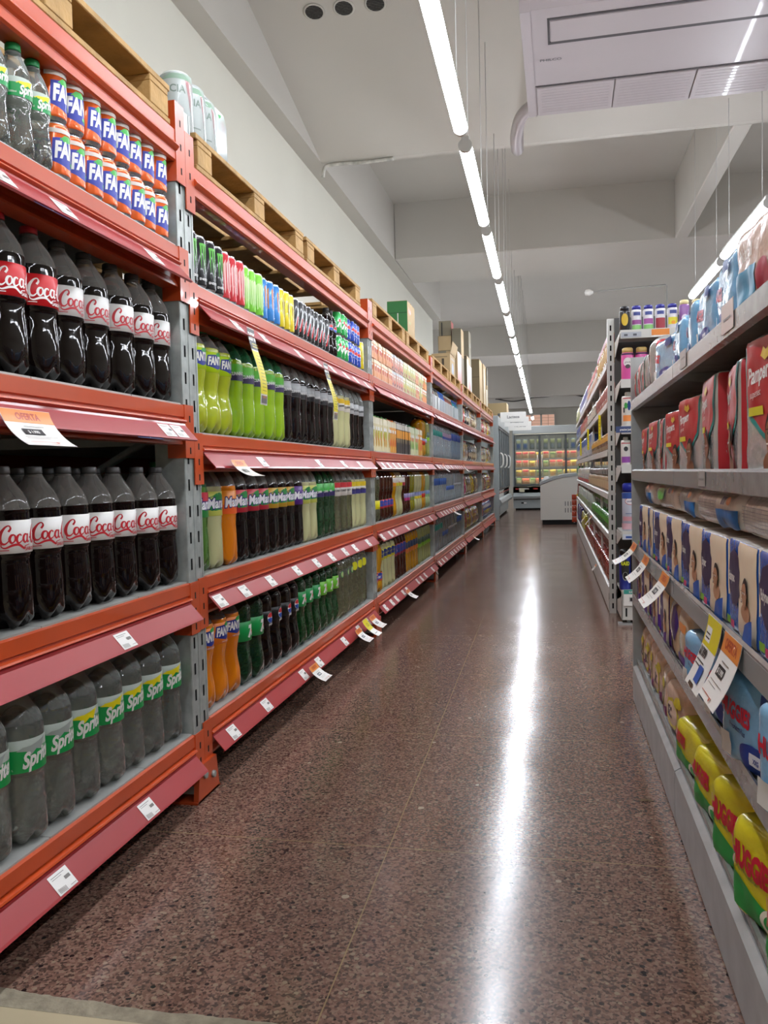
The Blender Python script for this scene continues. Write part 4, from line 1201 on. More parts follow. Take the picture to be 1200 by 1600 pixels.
for key, bg, cols, ds in (('sn_yellow', '#d3b81f', ['#b8303a', '#8a5a1f', '#3a6a2f'], 'yellow snack bag'), ('sn_red', '#a82a30', ['#d9b22f', '#d8cfa8', '#5a1f3a'], 'red snack bag'), ('sn_white', '#cfc7b0', ['#c8a22f', '#7a4a2f', '#b8303a'], 'cream snack bag'), ('sn_blue', '#27409a', ['#d8d4e4', '#c9b22f', '#b8303a'], 'deep blue snack bag'), ('sn_brown', '#8a7250', ['#5a4630', '#b29a6a', '#3a3028'], 'brown paper snack bag'), ('sn_purple', '#6a3aa0', ['#c8303a', '#d8cfa8', '#b8303a'], 'purple snack bag'), ('sn_dark', '#26272b', ['#7a7a7c', '#b8a07a', '#3a3a3c'], 'black snack bag'), ('sn_pink', '#b8356a', ['#d9b22f', '#e0d8c8', '#5a1f3a'], 'magenta snack bag')):
    DEFS[key] = ((lambda b=bg, c=cols, k=key: snack(b, c, len(k) * 7 + ord(k[3]))), ds, 'snack bag')
lay = {4: {3: ['sn_yellow', 'sn_red', 'sn_red', 'sn_dark', 'sn_dark', 'sn_white', 'sn_brown', 'sn_brown', 'sn_white'], 2: ['sn_yellow', 'sn_yellow', 'sn_white', 'sn_white', 'sn_dark', 'sn_dark', 'sn_brown', 'sn_brown', 'sn_white'], 1: ['sn_pink', 'sn_red', 'sn_pink', 'sn_brown', 'sn_brown', 'sn_yellow', 'sn_yellow', 'sn_brown', 'sn_white'], 0: ['sn_yellow', 'sn_yellow', 'sn_red', 'sn_yellow', 'sn_yellow', 'sn_white', 'sn_yellow', 'sn_yellow', 'sn_white']},
       5: {3: ['sn_purple', 'sn_purple', 'sn_red', 'sn_red', 'sn_red', 'sn_white', 'sn_red', 'sn_yellow', 'sn_white'], 2: ['sn_red', 'sn_white', 'sn_red', 'sn_brown', 'sn_brown', 'sn_white', 'sn_yellow', 'sn_brown', 'sn_white'], 1: ['sn_red', 'sn_yellow', 'sn_white', 'sn_brown', 'sn_red', 'sn_brown', 'sn_yellow', 'sn_yellow', 'sn_red'], 0: ['sn_white', 'sn_white', 'sn_red', 'sn_blue', 'sn_blue', 'sn_blue', 'sn_blue', 'sn_blue', 'sn_blue']}}
for n in (4, 5):
    for lev in range(4):
        y = BAY0 + BAYL * (n - 1) + .18
        for q, key in enumerate(lay[n][lev]):
            for q2 in range(2):
                o = put(key, -1.075 - .10 * q2, y + .02 * q2, LEV[n][lev] + .006, rr.uniform(-.1, .1), ('back row, ' if q2 else '') + '%s shelf, %s bay' % (SHELF[lev], BAYNAME[n]))
                o.rotation_euler = (0, -.12, o.rotation_euler.z)
            y += .248

# ------------------------------------------------------------------ pallets and boxes on top
def make_pallet(w, d=1.0, h=.105):
    """w along the aisle"""
    o = empty('wooden_pallet')
    ch = []
    for i, x in enumerate((-.05, -.5 * d, -d + .05)):
        for yy in (0.06, w / 2, w - .06):
            ch.append(MB().bbox(x - .05, x + .05, yy - .05, yy + .05, .016, h - .034, WOOD, .002).build('block', o))
        ch.append(MB().bbox(x - .05, x + .05, 0, w, 0, .016, WOOD, .002).build('bottom_board', o))
    for yy in (0.06, w / 2, w - .06):
        ch.append(MB().bbox(-d, 0, yy - .05, yy + .05, h - .034, h - .0172, WOOD, .002).build('stringer_board', o))
    for i in range(7):
        x = -.1 - (d - .1) * i / 6
        ch.append(MB().bbox(x, x + .1, -.002, w + .002, h - .017, h, WOOD, .002).build('deck_board', o))
    adopt(o, *ch)
    return o
pal = None
PAL = [(1.10, 1.02, 0, 'above the small orange cans, half cut by the frame'), (2.285, 1.05, 1, 'carrying the shrink-wrapped pack'), (3.375, .98, 1, 'empty and second along over the tall thin cans'), (4.655, 1.05, 2, 'beside the green box, over the small juice cartons'), (5.76, 1.05, 2, 'carrying the green box'), (7.03, 1.1, 3, 'over the red wrapped packs'), (8.2, 1.0, 3, 'carrying the opened carton'), (9.42, 1.1, 4, 'carrying red and beige cartons'), (10.6, 1.0, 4, 'under the dark tall carton'), (11.8, 1.1, 5, 'under the tall plain carton'), (12.95, 1.0, 5, 'endmost above the snack bags')]
for y, w, n, ds in PAL:
    o = make_pallet(w)
    o.location = (-1.0, y, LEV[n][4] - .075)
    tag(o, 'pale wooden pallet %s' % ds, 'pallet', 'pallets on top of the orange rack')
# shrink-wrapped six-pack of juice
def cia_pack():
    o = empty('shrink_wrapped_pack', (-1.03, 2.41, 1.909), 0.04)
    o.scale = (.8, .8, .84)
    ch = []
    film_w = clear_mat('pack_film', '#dfe4e2', .78, .12)
    wht = pm('pack_bottle_white', '#cfd5d0', .3)
    k = 0
    for a in range(4):
        for b in range(2):
            m = MB().lathe([(0, .048), (.006, .056), (.11, .056), (.19, .056), (.215, .048), (.222, .03)], wht, 20)
            m.decals([(sh_poly([(-.0, .20), (.05, .20), (.028, .08)]), ink('#b83a40')), (sh_rect(-.1, .185, .1, .203), ink('#4f9a5c')), (sh_text('CIA', -.055, .14, .026, bold=.02), ink('#3f6a4c')), (sh_rect(-.05, .06, .0, .065), ink('#7a8a7c'))], lambda u, v, q: ((.056 + q) * math.cos(u / .056), (.056 + q) * math.sin(u / .056), v), .0006)
            c = m.build('bottle', o, (-.06 - .113 * b, -.11 + .113 * a, 0), -.6 if a < 1 else -.3)
            ch.append(c)
    cen = [(-.06 - .113 * b, -.11 + .113 * a) for a in range(4) for b in range(2)]
    mx_, my_ = -.1165, .06
    fm = MB()
    rings = []
    for z, k in ((.0, 1.0), (.03, 1.02), (.17, 1.02), (.205, .97), (.226, .80), (.229, .45)):
        ring = []
        for i in range(72):
            t = 2 * math.pi * i / 72
            dx, dy = math.cos(t), math.sin(t)
            best = 0
            for cx, cy in cen:
                ex, ey = cx - mx_, cy - my_
                pr = ex * dx + ey * dy
                pp = abs(-ex * dy + ey * dx)
                if pp < .064:
                    best = max(best, pr + math.sqrt(.064 ** 2 - pp ** 2))
            ring.append((mx_ + best * k * dx, my_ + best * k * dy, z + .002 * math.sin(9 * t)))
        rings.append(ring)
    vv = [p for ring in rings for p in ring]
    fm.add(vv, [(j * 72 + i, j * 72 + (i + 1) % 72, (j + 1) * 72 + (i + 1) % 72, (j + 1) * 72 + i) for j in range(5) for i in range(72)], film_w, True)
    fm.add(rings[-1], [tuple(range(72))], film_w)
    f = fm.build('film', o)
    adopt(o, f, *ch)
    tag(o, 'shrink-wrapped pack of white bottles with green caps on the pallet corner', 'drink pack')
cia_pack()
def cbox(name, x0, x1, y0, y1, z0, z1, mat, label, dec=(), side=(), flaps=False, tape=True):
    o = empty(name, ((x0 + x1) / 2, (y0 + y1) / 2, z0))
    hx, hy, h = (x1 - x0) / 2, (y1 - y0) / 2, z1 - z0
    m = MB().bbox(-hx, hx, -hy, hy, 0, h, mat, .003)
    m.decals(list(dec), lambda u, v, q: (hx + q, u * hy, v * h), .0006)
    m.decals(list(side), lambda u, v, q: (u * hx, -hy - q, v * h), .0006)
    a = m.build('carton_body', o)
    ch = [a]
    if tape:
        ch.append(MB().box(-hx - .0008, hx + .0008, -.025, .025, h, h + .0008, ink('#b5a17a')).build('tape', o))
    if flaps:
        f = MB().add([(hx, -hy, h), (hx, hy, h), (hx + .03, hy, h + .12), (hx + .03, -hy, h + .12), (hx + .004, -hy, h), (hx + .004, hy, h), (hx + .034, hy, h + .12), (hx + .034, -hy, h + .12)], [(0, 1, 2, 3), (7, 6, 5, 4), (0, 3, 7, 4), (1, 5, 6, 2), (3, 2, 6, 7)], mat)
        ch.append(f.build('flap', o))
    adopt(o, *ch)
    tag(o, label, 'box', 'boxes stacked on top of the orange rack')
    return o
B = 1.909
def U(x0, y0, x1, y1): return sh_rect(x0, y0, x1, y1, 1)
cbox('cardboard_box', -1.26, -1.10, 6.40, 6.74, B, 2.25, CARD, 'green and cream carton standing alone on a pallet', dec=[(sh_text('Baggio', -.75, .75, .12, bold=.05, sx=1.6), ink('#c8452f')), (sh_text('fresh', -.6, .5, .09, sx=1.6), ink('#4f9a4c')), (U(-.6, .2, .6, .24), ink('#8a7250'))], side=[(U(-.99, .01, .99, .99), ink('#33703f')), (U(-.99, .72, .99, .735), ink('#1f4a2a')), (U(.0, .45, .1, .72), ink('#c9cdc4'))])
cbox('cardboard_box', -1.28, -1.08, 8.92, 9.38, B, 2.19, CARD, 'opened beige carton with a raised flap', flaps=True, tape=False, dec=[(sh_ell(0, .45, .4, .25), ink('#4a5a7a')), (U(-.7, .8, .7, .86), ink('#6a5a42'))], side=[(U(-.8, .85, .7, .88), ink('#6a5a42')), (U(.1, .55, .35, .8), ink('#3a3328'))])
cbox('cardboard_box', -1.36, -1.2, 10.05, 10.38, B, 2.38, CARDGREY, 'plain grey carton at the bottom of the tallest stack')
cbox('cardboard_box', -1.36, -1.2, 10.06, 10.38, 2.383, 2.56, CARD, 'flat beige carton between two grey ones')
cbox('cardboard_box', -1.35, -1.2, 10.07, 10.3, 2.563, 2.74, CARDGREY, 'small grey carton with red side at the top of the tallest stack', dec=[(U(-.98, .02, .98, .98), ink('#9a4a46'))], side=[(U(-.6, .0, -.4, .9), ink('#2e2d2c'))])
cbox('cardboard_box', -1.19, -1.06, 9.46, 9.86, B, 2.29, CARD, 'upright carton with a plain red face', dec=[(U(-.98, .02, .98, .98), ink('#b5453f'))])
cbox('cardboard_box', -1.19, -1.08, 10.05, 10.34, B, 2.30, CARDGREY, 'grey carton under the tall beige one')
cbox('cardboard_box', -1.19, -1.08, 10.05, 10.34, 2.303, 2.64, CARD, 'tall beige carton with darker end', side=[(U(-.99, .01, .99, .99), ink('#6a6556'))])
cbox('cardboard_box', -1.17, -1.07, 10.6, 11.0, B, 2.39, CARD, 'carton with beige and red striped face', dec=[(U(-.95, .02, -.2, .9), ink('#d0c39a')), (U(-.1, .02, .9, .8), ink('#a84a40'))], side=[(U(-.99, .01, .99, .99), ink('#57503f'))])
cbox('cardboard_box', -1.2, -1.09, 11.07, 11.40, B, 2.33, CARD, 'carton with navy and white face', dec=[(U(-.98, .02, .2, .98), ink('#2c2f4a')), (U(.25, .02, .95, .98), ink('#c9c8c0'))])
cbox('cardboard_box', -1.18, -1.09, 11.1, 11.38, 2.333, 2.78, CARDGREY, 'tall narrow grey carton on the navy one', dec=[(sh_ell(0, .6, .35, .08), ink('#4f4a40'))])
cbox('cardboard_box', -1.22, -1.07, 12.42, 12.9, B, 2.58, CARD, 'big plain brown carton with dark end', side=[(U(-.99, .01, .99, .99), ink('#6d6048')), (U(-.99, .6, .99, .61), ink('#4d4434'))])
cbox('cardboard_box', -1.15, -1.07, 13.15, 13.6, B, 2.60, CARD, 'tall beige carton beside the big plain one', dec=[(U(-.7, .1, -.3, .9), ink('#c9b98e'))])
cbox('cardboard_box', -1.26, -1.07, 13.72, 13.84, B, 2.25, pm('white_carton', '#cfcabc', .7), 'slim white carton above the snack bags')
cbox('cardboard_box', -1.30, -1.07, 13.85, 13.97, B, 2.33, CARD, 'brown carton beside the slim white one')
cbox('cardboard_box', -1.28, -1.07, 13.85, 13.97, 2.333, 2.62, CARDGREY, 'grey carton on top of the last stack', dec=[(U(-.6, .7, .6, .85), ink('#3f4348'))])

# ------------------------------------------------------------------ price cards
def curl_sheet(w, h, curl, mapo, name, bg, dec, lab, cat, group, th=.0006):
    n = 10
    m = MB()
    for s in (0, 1):
        v = [mapo(-w / 2 + w * i / 4, h * j / n, -th * s) for j in range(n + 1) for i in range(5)]
        f = [(j * 5 + i, j * 5 + i + 1, (j + 1) * 5 + i + 1, (j + 1) * 5 + i) for j in range(n) for i in range(4)]
        m.add(v, f if s == 0 else [q[::-1] for q in f], bg, True)
    m.decals(dec, mapo, .0005, .0003)
    o = m.build(name)
    tag(o, lab, cat, group)
    return o
ORG = ink('#e0893c')
def offer_dec(w, h, text='OFERTA'):
    return [(sh_rect(-w / 2 * .99, h * .72, w / 2 * .99, h * .99), ORG), (sh_text(text, 0, h * .79, h * .14, bold=.04, align='c'), ink('#b5472c')), (sh_rect(-w * .28, h * .40, w * .12, h * .56), ink('#26262a')), (sh_text('$ 1.990', -w * .08, h * .44, h * .08, bold=.03, align='c'), WHITE), (sh_rect(-w * .2, h * .61, w * .2, h * .625), ink('#8a8782')), (sh_rect(-w * .35, h * .31, w * .3, h * .32), ink('#9a9792')), (sh_rect(-w * .35, h * .25, w * .1, h * .26), ink('#9a9792')), (sh_rect(-w * .4, h * .10, w * .2, h * .11), ink('#c9603c')), (sh_ell(w * .12, h * .08, w * .03, h * .03), ink('#c9603c'))]
def left_card(y, z, w, h, lab, x=-.957, out=.55, yaw=0.0, dec=None, bg=PAPER):
    """card clipped in the price channel of the orange rack, fanning out over the aisle"""
    c, s_ = math.cos(yaw), math.sin(yaw)
    def mp(u, v, q):
        t = max(0, (h - v) / h)
        dx = h * out * (t ** 1.3) + q * .8
        dz = -h * (1 - .45 * out * t) * t + q * .8
        return (x + dx + u * s_, y + u * c + dx * -.25, z + dz)
    return curl_sheet(w, h, .3, mp, 'price_card', bg, dec or offer_dec(w, h), lab, 'price card', 'price cards clipped to the orange rack')
left_card(1.375, 1.045, .15, .10, 'big white and orange offer card over the cola bottles', out=.7)
left_card(2.42, .965, .11, .085, 'white and orange offer card above the murky green soda', out=.9)
left_card(3.16, .155, .10, .08, 'offer card by the floor under the black cola bottles', out=.9)
left_card(3.93, .155, .10, .085, 'offer card by the floor next to the yellow card', out=.9)
left_card(4.25, .165, .11, .085, 'offer card by the floor at the second upright', out=.9)
left_card(5.33, .15, .10, .08, 'offer card by the floor of the third rack bay', out=.9)
left_card(7.25, .99, .10, .10, 'offer card above the blue-label water bottles', out=.6)
left_card(8.95, .99, .10, .10, 'offer card above the water bottles at the snack end', out=.6)
left_card(7.9, .56, .12, .09, 'offer card over the lowest water shelf', out=.9)
left_card(9.9, .15, .11, .08, 'offer card by the floor under the yellow snack bags', out=.9)
YEL = ink('#dfd021')
left_card(4.08, .175, .09, .11, 'yellow and white card by the floor between two offer cards', out=.8, bg=PAPER, dec=[(sh_rect(-.044, .05, .044, .109), YEL), (sh_text('15%', 0, .07, .02, align='c'), ink('#26262a')), (sh_rect(-.03, .02, .02, .024), ink('#77736e'))])
def hanging(y, z1, z0, w, lab, x=-.955):
    h = z1 - z0
    def mp(u, v, q):
        return (x + q + .03 * (1 - v / h) + .01 * math.sin(v / h * 5), y + u, z0 + v)
    d = [(sh_rect(-w / 2 * .99, h * .14, w / 2 * .99, h * .70), YEL), (sh_rect(-w / 2 * .99, h * .72, w / 2 * .99, h * .99), ink('#4a4d50')), (sh_text('35%', 0, h * .84, w * .42, bold=.05, align='c'), WHITE), (sh_rect(-w * .4, h * .02, w * .4, h * .12), ink('#6f6d6a')), (sh_text('OFERTA', 0, h * .085, w * .13, align='c'), ORG)]
    for k in range(11):
        d.append((sh_rect(-w * .3, h * (.18 + .045 * k), w * .3, h * (.19 + .045 * k)), ink('#8a8220')))
    d.append((sh_rect(-w * .4, h * .745, w * .4, h * .755), YEL))
    d.append((sh_rect(-w * .4, h * .78, w * .4, h * .79), YEL))
    return curl_sheet(w, h, 0, mp, 'promo_strip', ink('#d9d6cc'), d, lab, 'promo strip', 'hanging promo strips')
hanging(2.585, 1.395, 1.145, .062, 'long yellow and grey promo strip hanging before the lime bottles')
hanging(3.49, 1.395, 1.15, .065, 'long yellow and grey promo strip hanging beside the pomelo bottles')
def shelf_note(y, z, w, h, lab, dec, bg=PAPER):
    def mp(u, v, q):
        t = (h - v) / .05
        return (-.995 + t * .032 + .0045 + q, y + u, z - t * .036 + .001)
    return curl_sheet(w, h, 0, mp, 'shelf_note', bg, dec, lab, 'shelf note', 'notes in the price channels')
NAVY = ink('#3c4a72')
for y, lev in ((1.50, 3), (1.87, 2)):
    shelf_note(y, LEV[0][lev] - .069, .13, .05, 'navy price-campaign note in the channel %s' % ('under the small soda bottles' if lev == 3 else 'over the grey-capped cola bottles'), [(sh_text('precios', .0, .030, .009, align='l'), WHITE), (sh_text('justos', -.005, .008, .018, bold=.03), WHITE), (sh_ell(-.02, .02, .004, .006), ink('#6fb0d8'))], bg=NAVY)

# ------------------------------------------------------------------ soft packs
def softbox(w, d, h, r=.02, bulge=.008, wr=.003, seed=1, fr=22, lean=0.0):
    """front faces local +X, width along Y, base at z = 0. Returns the surface function"""
    so = seed * 7.31
    hx, hy, hz = d / 2, w / 2, h / 2
    def S(face, u, v, off=0.0):
        if face == 'f': p = Vector((hx, u, v - hz))
        elif face == 'b': p = Vector((-hx, -u, v - hz))
        elif face == 'l': p = Vector((u, -hy, v - hz))
        elif face == 'r': p = Vector((-u, hy, v - hz))
        elif face == 't': p = Vector((-v, u, hz))
        else: p = Vector((v, u, -hz))
        q = Vector((max(-hx + r, min(hx - r, p.x)), max(-hy + r, min(hy - r, p.y)), max(-hz + r, min(hz - r, p.z))))
        n = p - q
        n = n.normalized() if n.length > 1e-9 else Vector((1, 0, 0))
        o = q + n * r
        a, b, c = p.x / hx, p.y / hy, p.z / hz
        bl = bulge * (1 - a * a) * (1 - b * b) + bulge * (1 - b * b) * (1 - c * c) + bulge * (1 - a * a) * (1 - c * c)
        ns = noise.noise(Vector((o.x * fr + so, o.y * fr, o.z * fr * 1.3))) + .5 * noise.noise(Vector((o.x * fr * 2.3, o.y * fr * 2.3 + so, o.z * fr * 2.3)))
        if face != 'o':
            o = o + n * (bl + wr * ns)
        else:
            o = o + n * 0
        o = o + n * off
        o.x -= lean * (o.z + hz)
        return (o.x, o.y, max(o.z + hz, 0))
    return S
def soft_mesh(mb, S, w, d, h, mat, n=14, mats=None):
    mats = mats or {}
    dims = {'f': (w, h), 'b': (w, h), 'l': (d, h), 'r': (d, h), 't': (w, d), 'o': (w, d)}
    def spaced(L, k):
        out = []
        for i in range(k + 1):
            t = i / k
            out.append(L * (t - .10 * math.sin(2 * math.pi * t) * .9))
        return out
    for fc, (a, b) in dims.items():
        us = [q - a / 2 for q in spaced(a, n)]
        if fc in 'fblr':
            vs = spaced(b, n)
        else:
            vs = [q - b / 2 for q in spaced(b, n)]
        v = [S(fc, u, t) for t in vs for u in us]
        f = [(j * (n + 1) + i, j * (n + 1) + i + 1, (j + 1) * (n + 1) + i + 1, (j + 1) * (n + 1) + i) for j in range(n) for i in range(n)]
        mb.add(v, f, mats.get(fc, mat), True)
def pack(name, w, d, h, mat, front=(), side=(), top=(), r=.02, bulge=.008, wr=.003, seed=1, mats=None, seam=True, lean=0.0, n=14):
    S = softbox(w, d, h, r, bulge, wr, seed, lean=lean)
    m = MB()
    soft_mesh(m, S, w, d, h, mat, n, mats)
    m.decals(list(front), lambda u, v, q: S('f', u, v, q), .0016, .0005)
    m.decals(list(side), lambda u, v, q: S('r', u, v, q), .0016, .0005)
    m.decals([(sh, mt) for sh, mt in side], lambda u, v, q: S('l', u, v, q), .0016, .0005)
    m.decals(list(top), lambda u, v, q: S('t', u, v, q), .0016, .0005)
    o = m.build(name)
    if seam:   # crimped end seam of the plastic film
        s = MB()
        v = []
        k = 18
        for i in range(k + 1):
            u = -w / 2 * .8 + w * .8 * i / k
            base = S('t', u, 0, .0)
            z = base[2] - .002
            v += [(base[0] - .0008, u, z), (base[0] + .0008, u, z), (base[0] + .004 * math.sin(i * 1.9), u, z + .014 + .003 * math.sin(i * 2.7))]
        f = []
        for i in range(k):
            a = 3 * i
            f += [(a, a + 3, a + 5, a + 2), (a + 1, a + 2, a + 5, a + 4)]
        s.add(v, f, mats.get('t', mat) if mats else mat, True)
        adopt(o, s.build('seam', o))
    return o
SKIN = ink('#8a5a3f', .5)
SKIN2 = ink('#b98a6a', .5)
HAIR = ink('#2a1c16', .6)
def baby(cx, cy, s, skin=SKIN, hair=HAIR):
    """printed photo of a baby: head, hair, eyes, mouth, shoulders"""
    sh2 = ink('#6d4430' if skin is SKIN else '#9a6c50', .5)
    E_ = ink('#efe9e2')
    return [(sh_ell(cx, cy - s * .95, s * .85, s * .45), skin),
            (sh_ell(cx, cy + s * .10, s * .58, s * .70), hair),
            (sh_ell(cx - s * .54, cy - .04 * s, s * .09, s * .14), sh2), (sh_ell(cx + s * .54, cy - .04 * s, s * .09, s * .14), sh2),
            (sh_ell(cx, cy - s * .08, s * .50, s * .60), skin),
            (sh_ell(cx - s * .2, cy + s * .02, s * .10, s * .055), E_), (sh_ell(cx + s * .2, cy + s * .02, s * .10, s * .055), E_),
            (sh_ell(cx - s * .2, cy + s * .02, s * .05, s * .05, 10, 1), hair), (sh_ell(cx + s * .2, cy + s * .02, s * .05, s * .05, 10, 1), hair),
            (sh_rect(cx - s * .3, cy + s * .13, cx - s * .1, cy + s * .16), hair), (sh_rect(cx + s * .1, cy + s * .13, cx + s * .3, cy + s * .16), hair),
            (sh_ell(cx, cy - s * .14, s * .07, s * .06, 10, 1), sh2), (sh_ell(cx, cy - s * .34, s * .16, s * .08, 14, 2), ink('#5a1f1c')), (sh_ell(cx, cy - s * .315, s * .12, s * .03, 12, 1), E_)]
RED = ink('#b3202a')
TEAL = ink('#1f8a84')
SILV = pm('film_silver', '#b9b9b7', .2, metal=.35, bump=.6, bscale=20, coat=.3)
def pampers_pack(w, h, d, seed, tall=True, lab='Pampers'):
    f = [(sh_poly([(-w * .47, h * .97), (w * .47, h * .97), (w * .42, h * .5), (w * .12, h * .30), (-w * .05, h * .27), (-w * .40, h * .45)]), TEAL),
         (sh_poly([(-w * .43, h * .97), (w * .44, h * .97), (w * .38, h * .53), (w * .10, h * .34), (-w * .04, h * .31), (-w * .37, h * .48)]), RED),
         (sh_text(lab, -w * .36, h * .66, h * .12, bold=.03, sx=.8, arc=.08), WHITE),
         (sh_text('supersec', -w * .30, h * .56, h * .055, sx=.8, arc=.08), WHITE),
         (sh_rect(-w * .34, h * .44, -w * .05, h * .50), ink('#d8cf2a')),
         (sh_poly([(-w * .1, h * .84), (0, h * .80), (w * .1, h * .84), (w * .06, h * .9), (0, h * .87), (-w * .06, h * .9)]), ink('#d8b63a'))]
    f += baby(w * .14, h * .30, h * .21)
    s = [(sh_rect(-d * .48, h * .02, -d * .02, h * .99), RED), (sh_poly([(d * .0, h * .6), (d * .45, h * .75), (d * .45, h * .99), (-d * .02, h * .99)]), TEAL), (sh_rect(-d * .3, h * .15, -d * .27, h * .4), WHITE), (sh_ell(-d * .25, h * .85, d * .1, d * .1), ink('#c9c9c6'))]
    return pack('diaper_pack', w, d, h, SILV, f, s, r=.014, bulge=.003, wr=.0022, seed=seed)
BABYBLUE = film('#2c5cb0')
CREAMF = film('#c9ac8c')
def wavy(a): return 1 + .06 * math.sin(9 * a)
def babysec(w, h, d, seed, base='#2c5cb0', blob='#2b1d4a'):
    cf = ink('#ecd8bb', .3)
    f = [(sh_rect(-w * .08, 0.004, w * .48, h * .985), cf), (sh_ell(-w * .22, h * .60, w * .22, h * .30, fn=wavy), ink(blob)),
         (sh_text('Babysec', -w * .40, h * .55, h * .105, bold=.03, sx=.62), WHITE)]
    f += baby(w * .20, h * .50, h * .20, SKIN2)
    f += [(sh_rect(-w * .3, h * .12, -w * .17, h * .2), ink('#7fb52f')), (sh_rect(-w * .15, h * .10, -w * .02, h * .18), ink('#c8386a')), (sh_poly([(w * .25, .006), (w * .48, .006), (w * .48, h * .3), (w * .32, h * .22)]), ink(base))]
    s = [(sh_rect(-d * .49, .006, d * .49, h * .985), cf), (sh_rect(-d * .1, h * .3, d * .02, h * .85), ink('#d9803c')), (sh_ell(d * .2, h * .7, d * .08, h * .06), ink(base)), (sh_poly([(-d * .49, .006), (d * .3, .006), (-d * .1, h * .25), (-d * .49, h * .35)]), ink(base))]
    return pack('diaper_pack', w, d, h, film(base), f, s, r=.010, bulge=.0015, wr=.0016, seed=seed, mats={'t': film('#c9c5be')})
def huggies_blue(w, h, d, seed):
    f = [(sh_text('HUGGIES', -w * .44, h * .55, h * .17, bold=.05, sx=.62, arc=-.12), ink('#c8233a')), (sh_text('Protect Plus', -w * .3, h * .42, h * .06, bold=.02, sx=.8, arc=-.12), ink('#23386e')), (sh_ell(w * .05, h * .2, w * .22, h * .15, fn=lambda a: 1 + .1 * math.sin(3 * a)), ink('#1f3f94')), (sh_rect(-w * .03, h * .14, w * .14, h * .26), ink('#dfe4ee')), (sh_text('XXG', w * .055, h * .17, h * .05, bold=.03, align='c', sx=.8), ink('#1f3f94')), (sh_rect(-w * .44, h * .1, -w * .3, h * .34), ink('#d6d8d4')), (sh_rect(w * .12, h * .76, w * .34, h * .9), ink('#23488e'))]
    s = [(sh_text('HUGGIES', -d * .4, h * .6, h * .12, bold=.05, sx=.5), ink('#c8233a')), (sh_ell(0, h * .3, d * .3, h * .14), ink('#1f3f94')), (sh_rect(-d * .14, h * .24, d * .14, h * .36), ink('#dfe4ee'))]
    return pack('diaper_pack', w, d, h, film('#7fb4d8'), f, s, r=.020, bulge=.004, wr=.0035, seed=seed)
def huggies_yellow(w, h, d, seed):
    f = [(sh_poly([(-w * .47, h * .12), (w * .47, h * .02), (w * .47, h * .28), (0, h * .30), (-w * .47, h * .48)]), ink('#2f9a4a')), (sh_text('HUGGIES', -w * .45, h * .56, h * .23, bold=.06, sx=.56, arc=-.1), ink('#c8233a')), (sh_text('Triple Proteccion', -w * .38, h * .50, h * .05, sx=.8, arc=-.1), ink('#2f6a3a')), (sh_ell(w * .12, h * .2, w * .12, h * .12), ink('#e6e2d0')), (sh_ell(w * .12, h * .2, w * .07, h * .07), ink('#2f9a4a'))]
    s = [(sh_text('HUGGIES', -d * .42, h * .62, h * .14, bold=.05, sx=.5), ink('#c8233a')), (sh_rect(-d * .46, h * .08, d * .46, h * .34), ink('#2f9a4a')), (sh_ell(-d * .1, h * .25, d * .16, h * .16), ink('#e6e2d0'))]
    return pack('diaper_pack', w, d, h, film('#dccf2b'), f, s, r=.022, bulge=.004, wr=.0035, seed=seed)
def pad_pack(w, h, d, seed):
    f = [(sh_ell(-w * .1, h * .45, w * .3, h * .28, fn=wavy), ink('#d9cc3a')), (sh_ell(-w * .1, h * .45, w * .26, h * .22), ink('#e6ccb8')), (sh_text('SEC', -w * .30, h * .36, h * .2, bold=.05, sx=.8), ink('#3a2a3a')), (sh_rect(w * .2, h * .1, w * .4, h * .3), ink('#7a2a6a')), (sh_text('1', w * .3, h * .12, h * .14, align='c'), WHITE), (sh_ell(w * .2, h * .75, w * .15, h * .1, fn=wavy), ink('#ddd02c')), (sh_rect(-w * .45, .01, w * .45, h * .07), ink('#ddd02c'))]
    s = [(sh_rect(-d * .46, .008, d * .46, h * .4), ink('#b8222c')), (sh_ell(0, h * .6, d * .3, h * .15), ink('#ddd02c'))]
    return pack('diaper_pack', w, d, h, film('#e2c6b0'), f, s, r=.028, bulge=.005, wr=.0035, seed=seed)
def white_lying(w, h, d, seed, green=False):
    dk = ink('#77777c')
    f = [(sh_rect(-w * .4, h * (.2 + .07 * k), w * (.1 + .03 * (k % 3)), h * (.215 + .07 * k)), dk) for k in range(8)]
    if green:
        f += [(sh_ell(-w * .1, h * .6, w * .16, h * .22, fn=wavy), ink('#5fae4a'))]
    else:
        f += [(sh_rect(w * .15, h * .02, w * .48, h * .55), ink('#2f6fae')), (sh_text('M', w * .25, h * .15, h * .2, bold=.04), ink('#1f2f5a'))]
    f += [(sh_rect(w * .22, h * .65, w * .3, h * .85), ink('#3a2a5a')), (sh_ell(w * .38, h * .75, w * .04, h * .1), ink('#d98a4a'))]
    s = [(sh_rect(-d * .3, h * .3, d * .2, h * .33), dk), (sh_rect(-d * .3, h * .4, d * .1, h * .43), dk)]
    return pack('diaper_pack', w, d, h, film('#eceae4'), f, s, r=.03, bulge=.004, wr=.004, seed=seed)

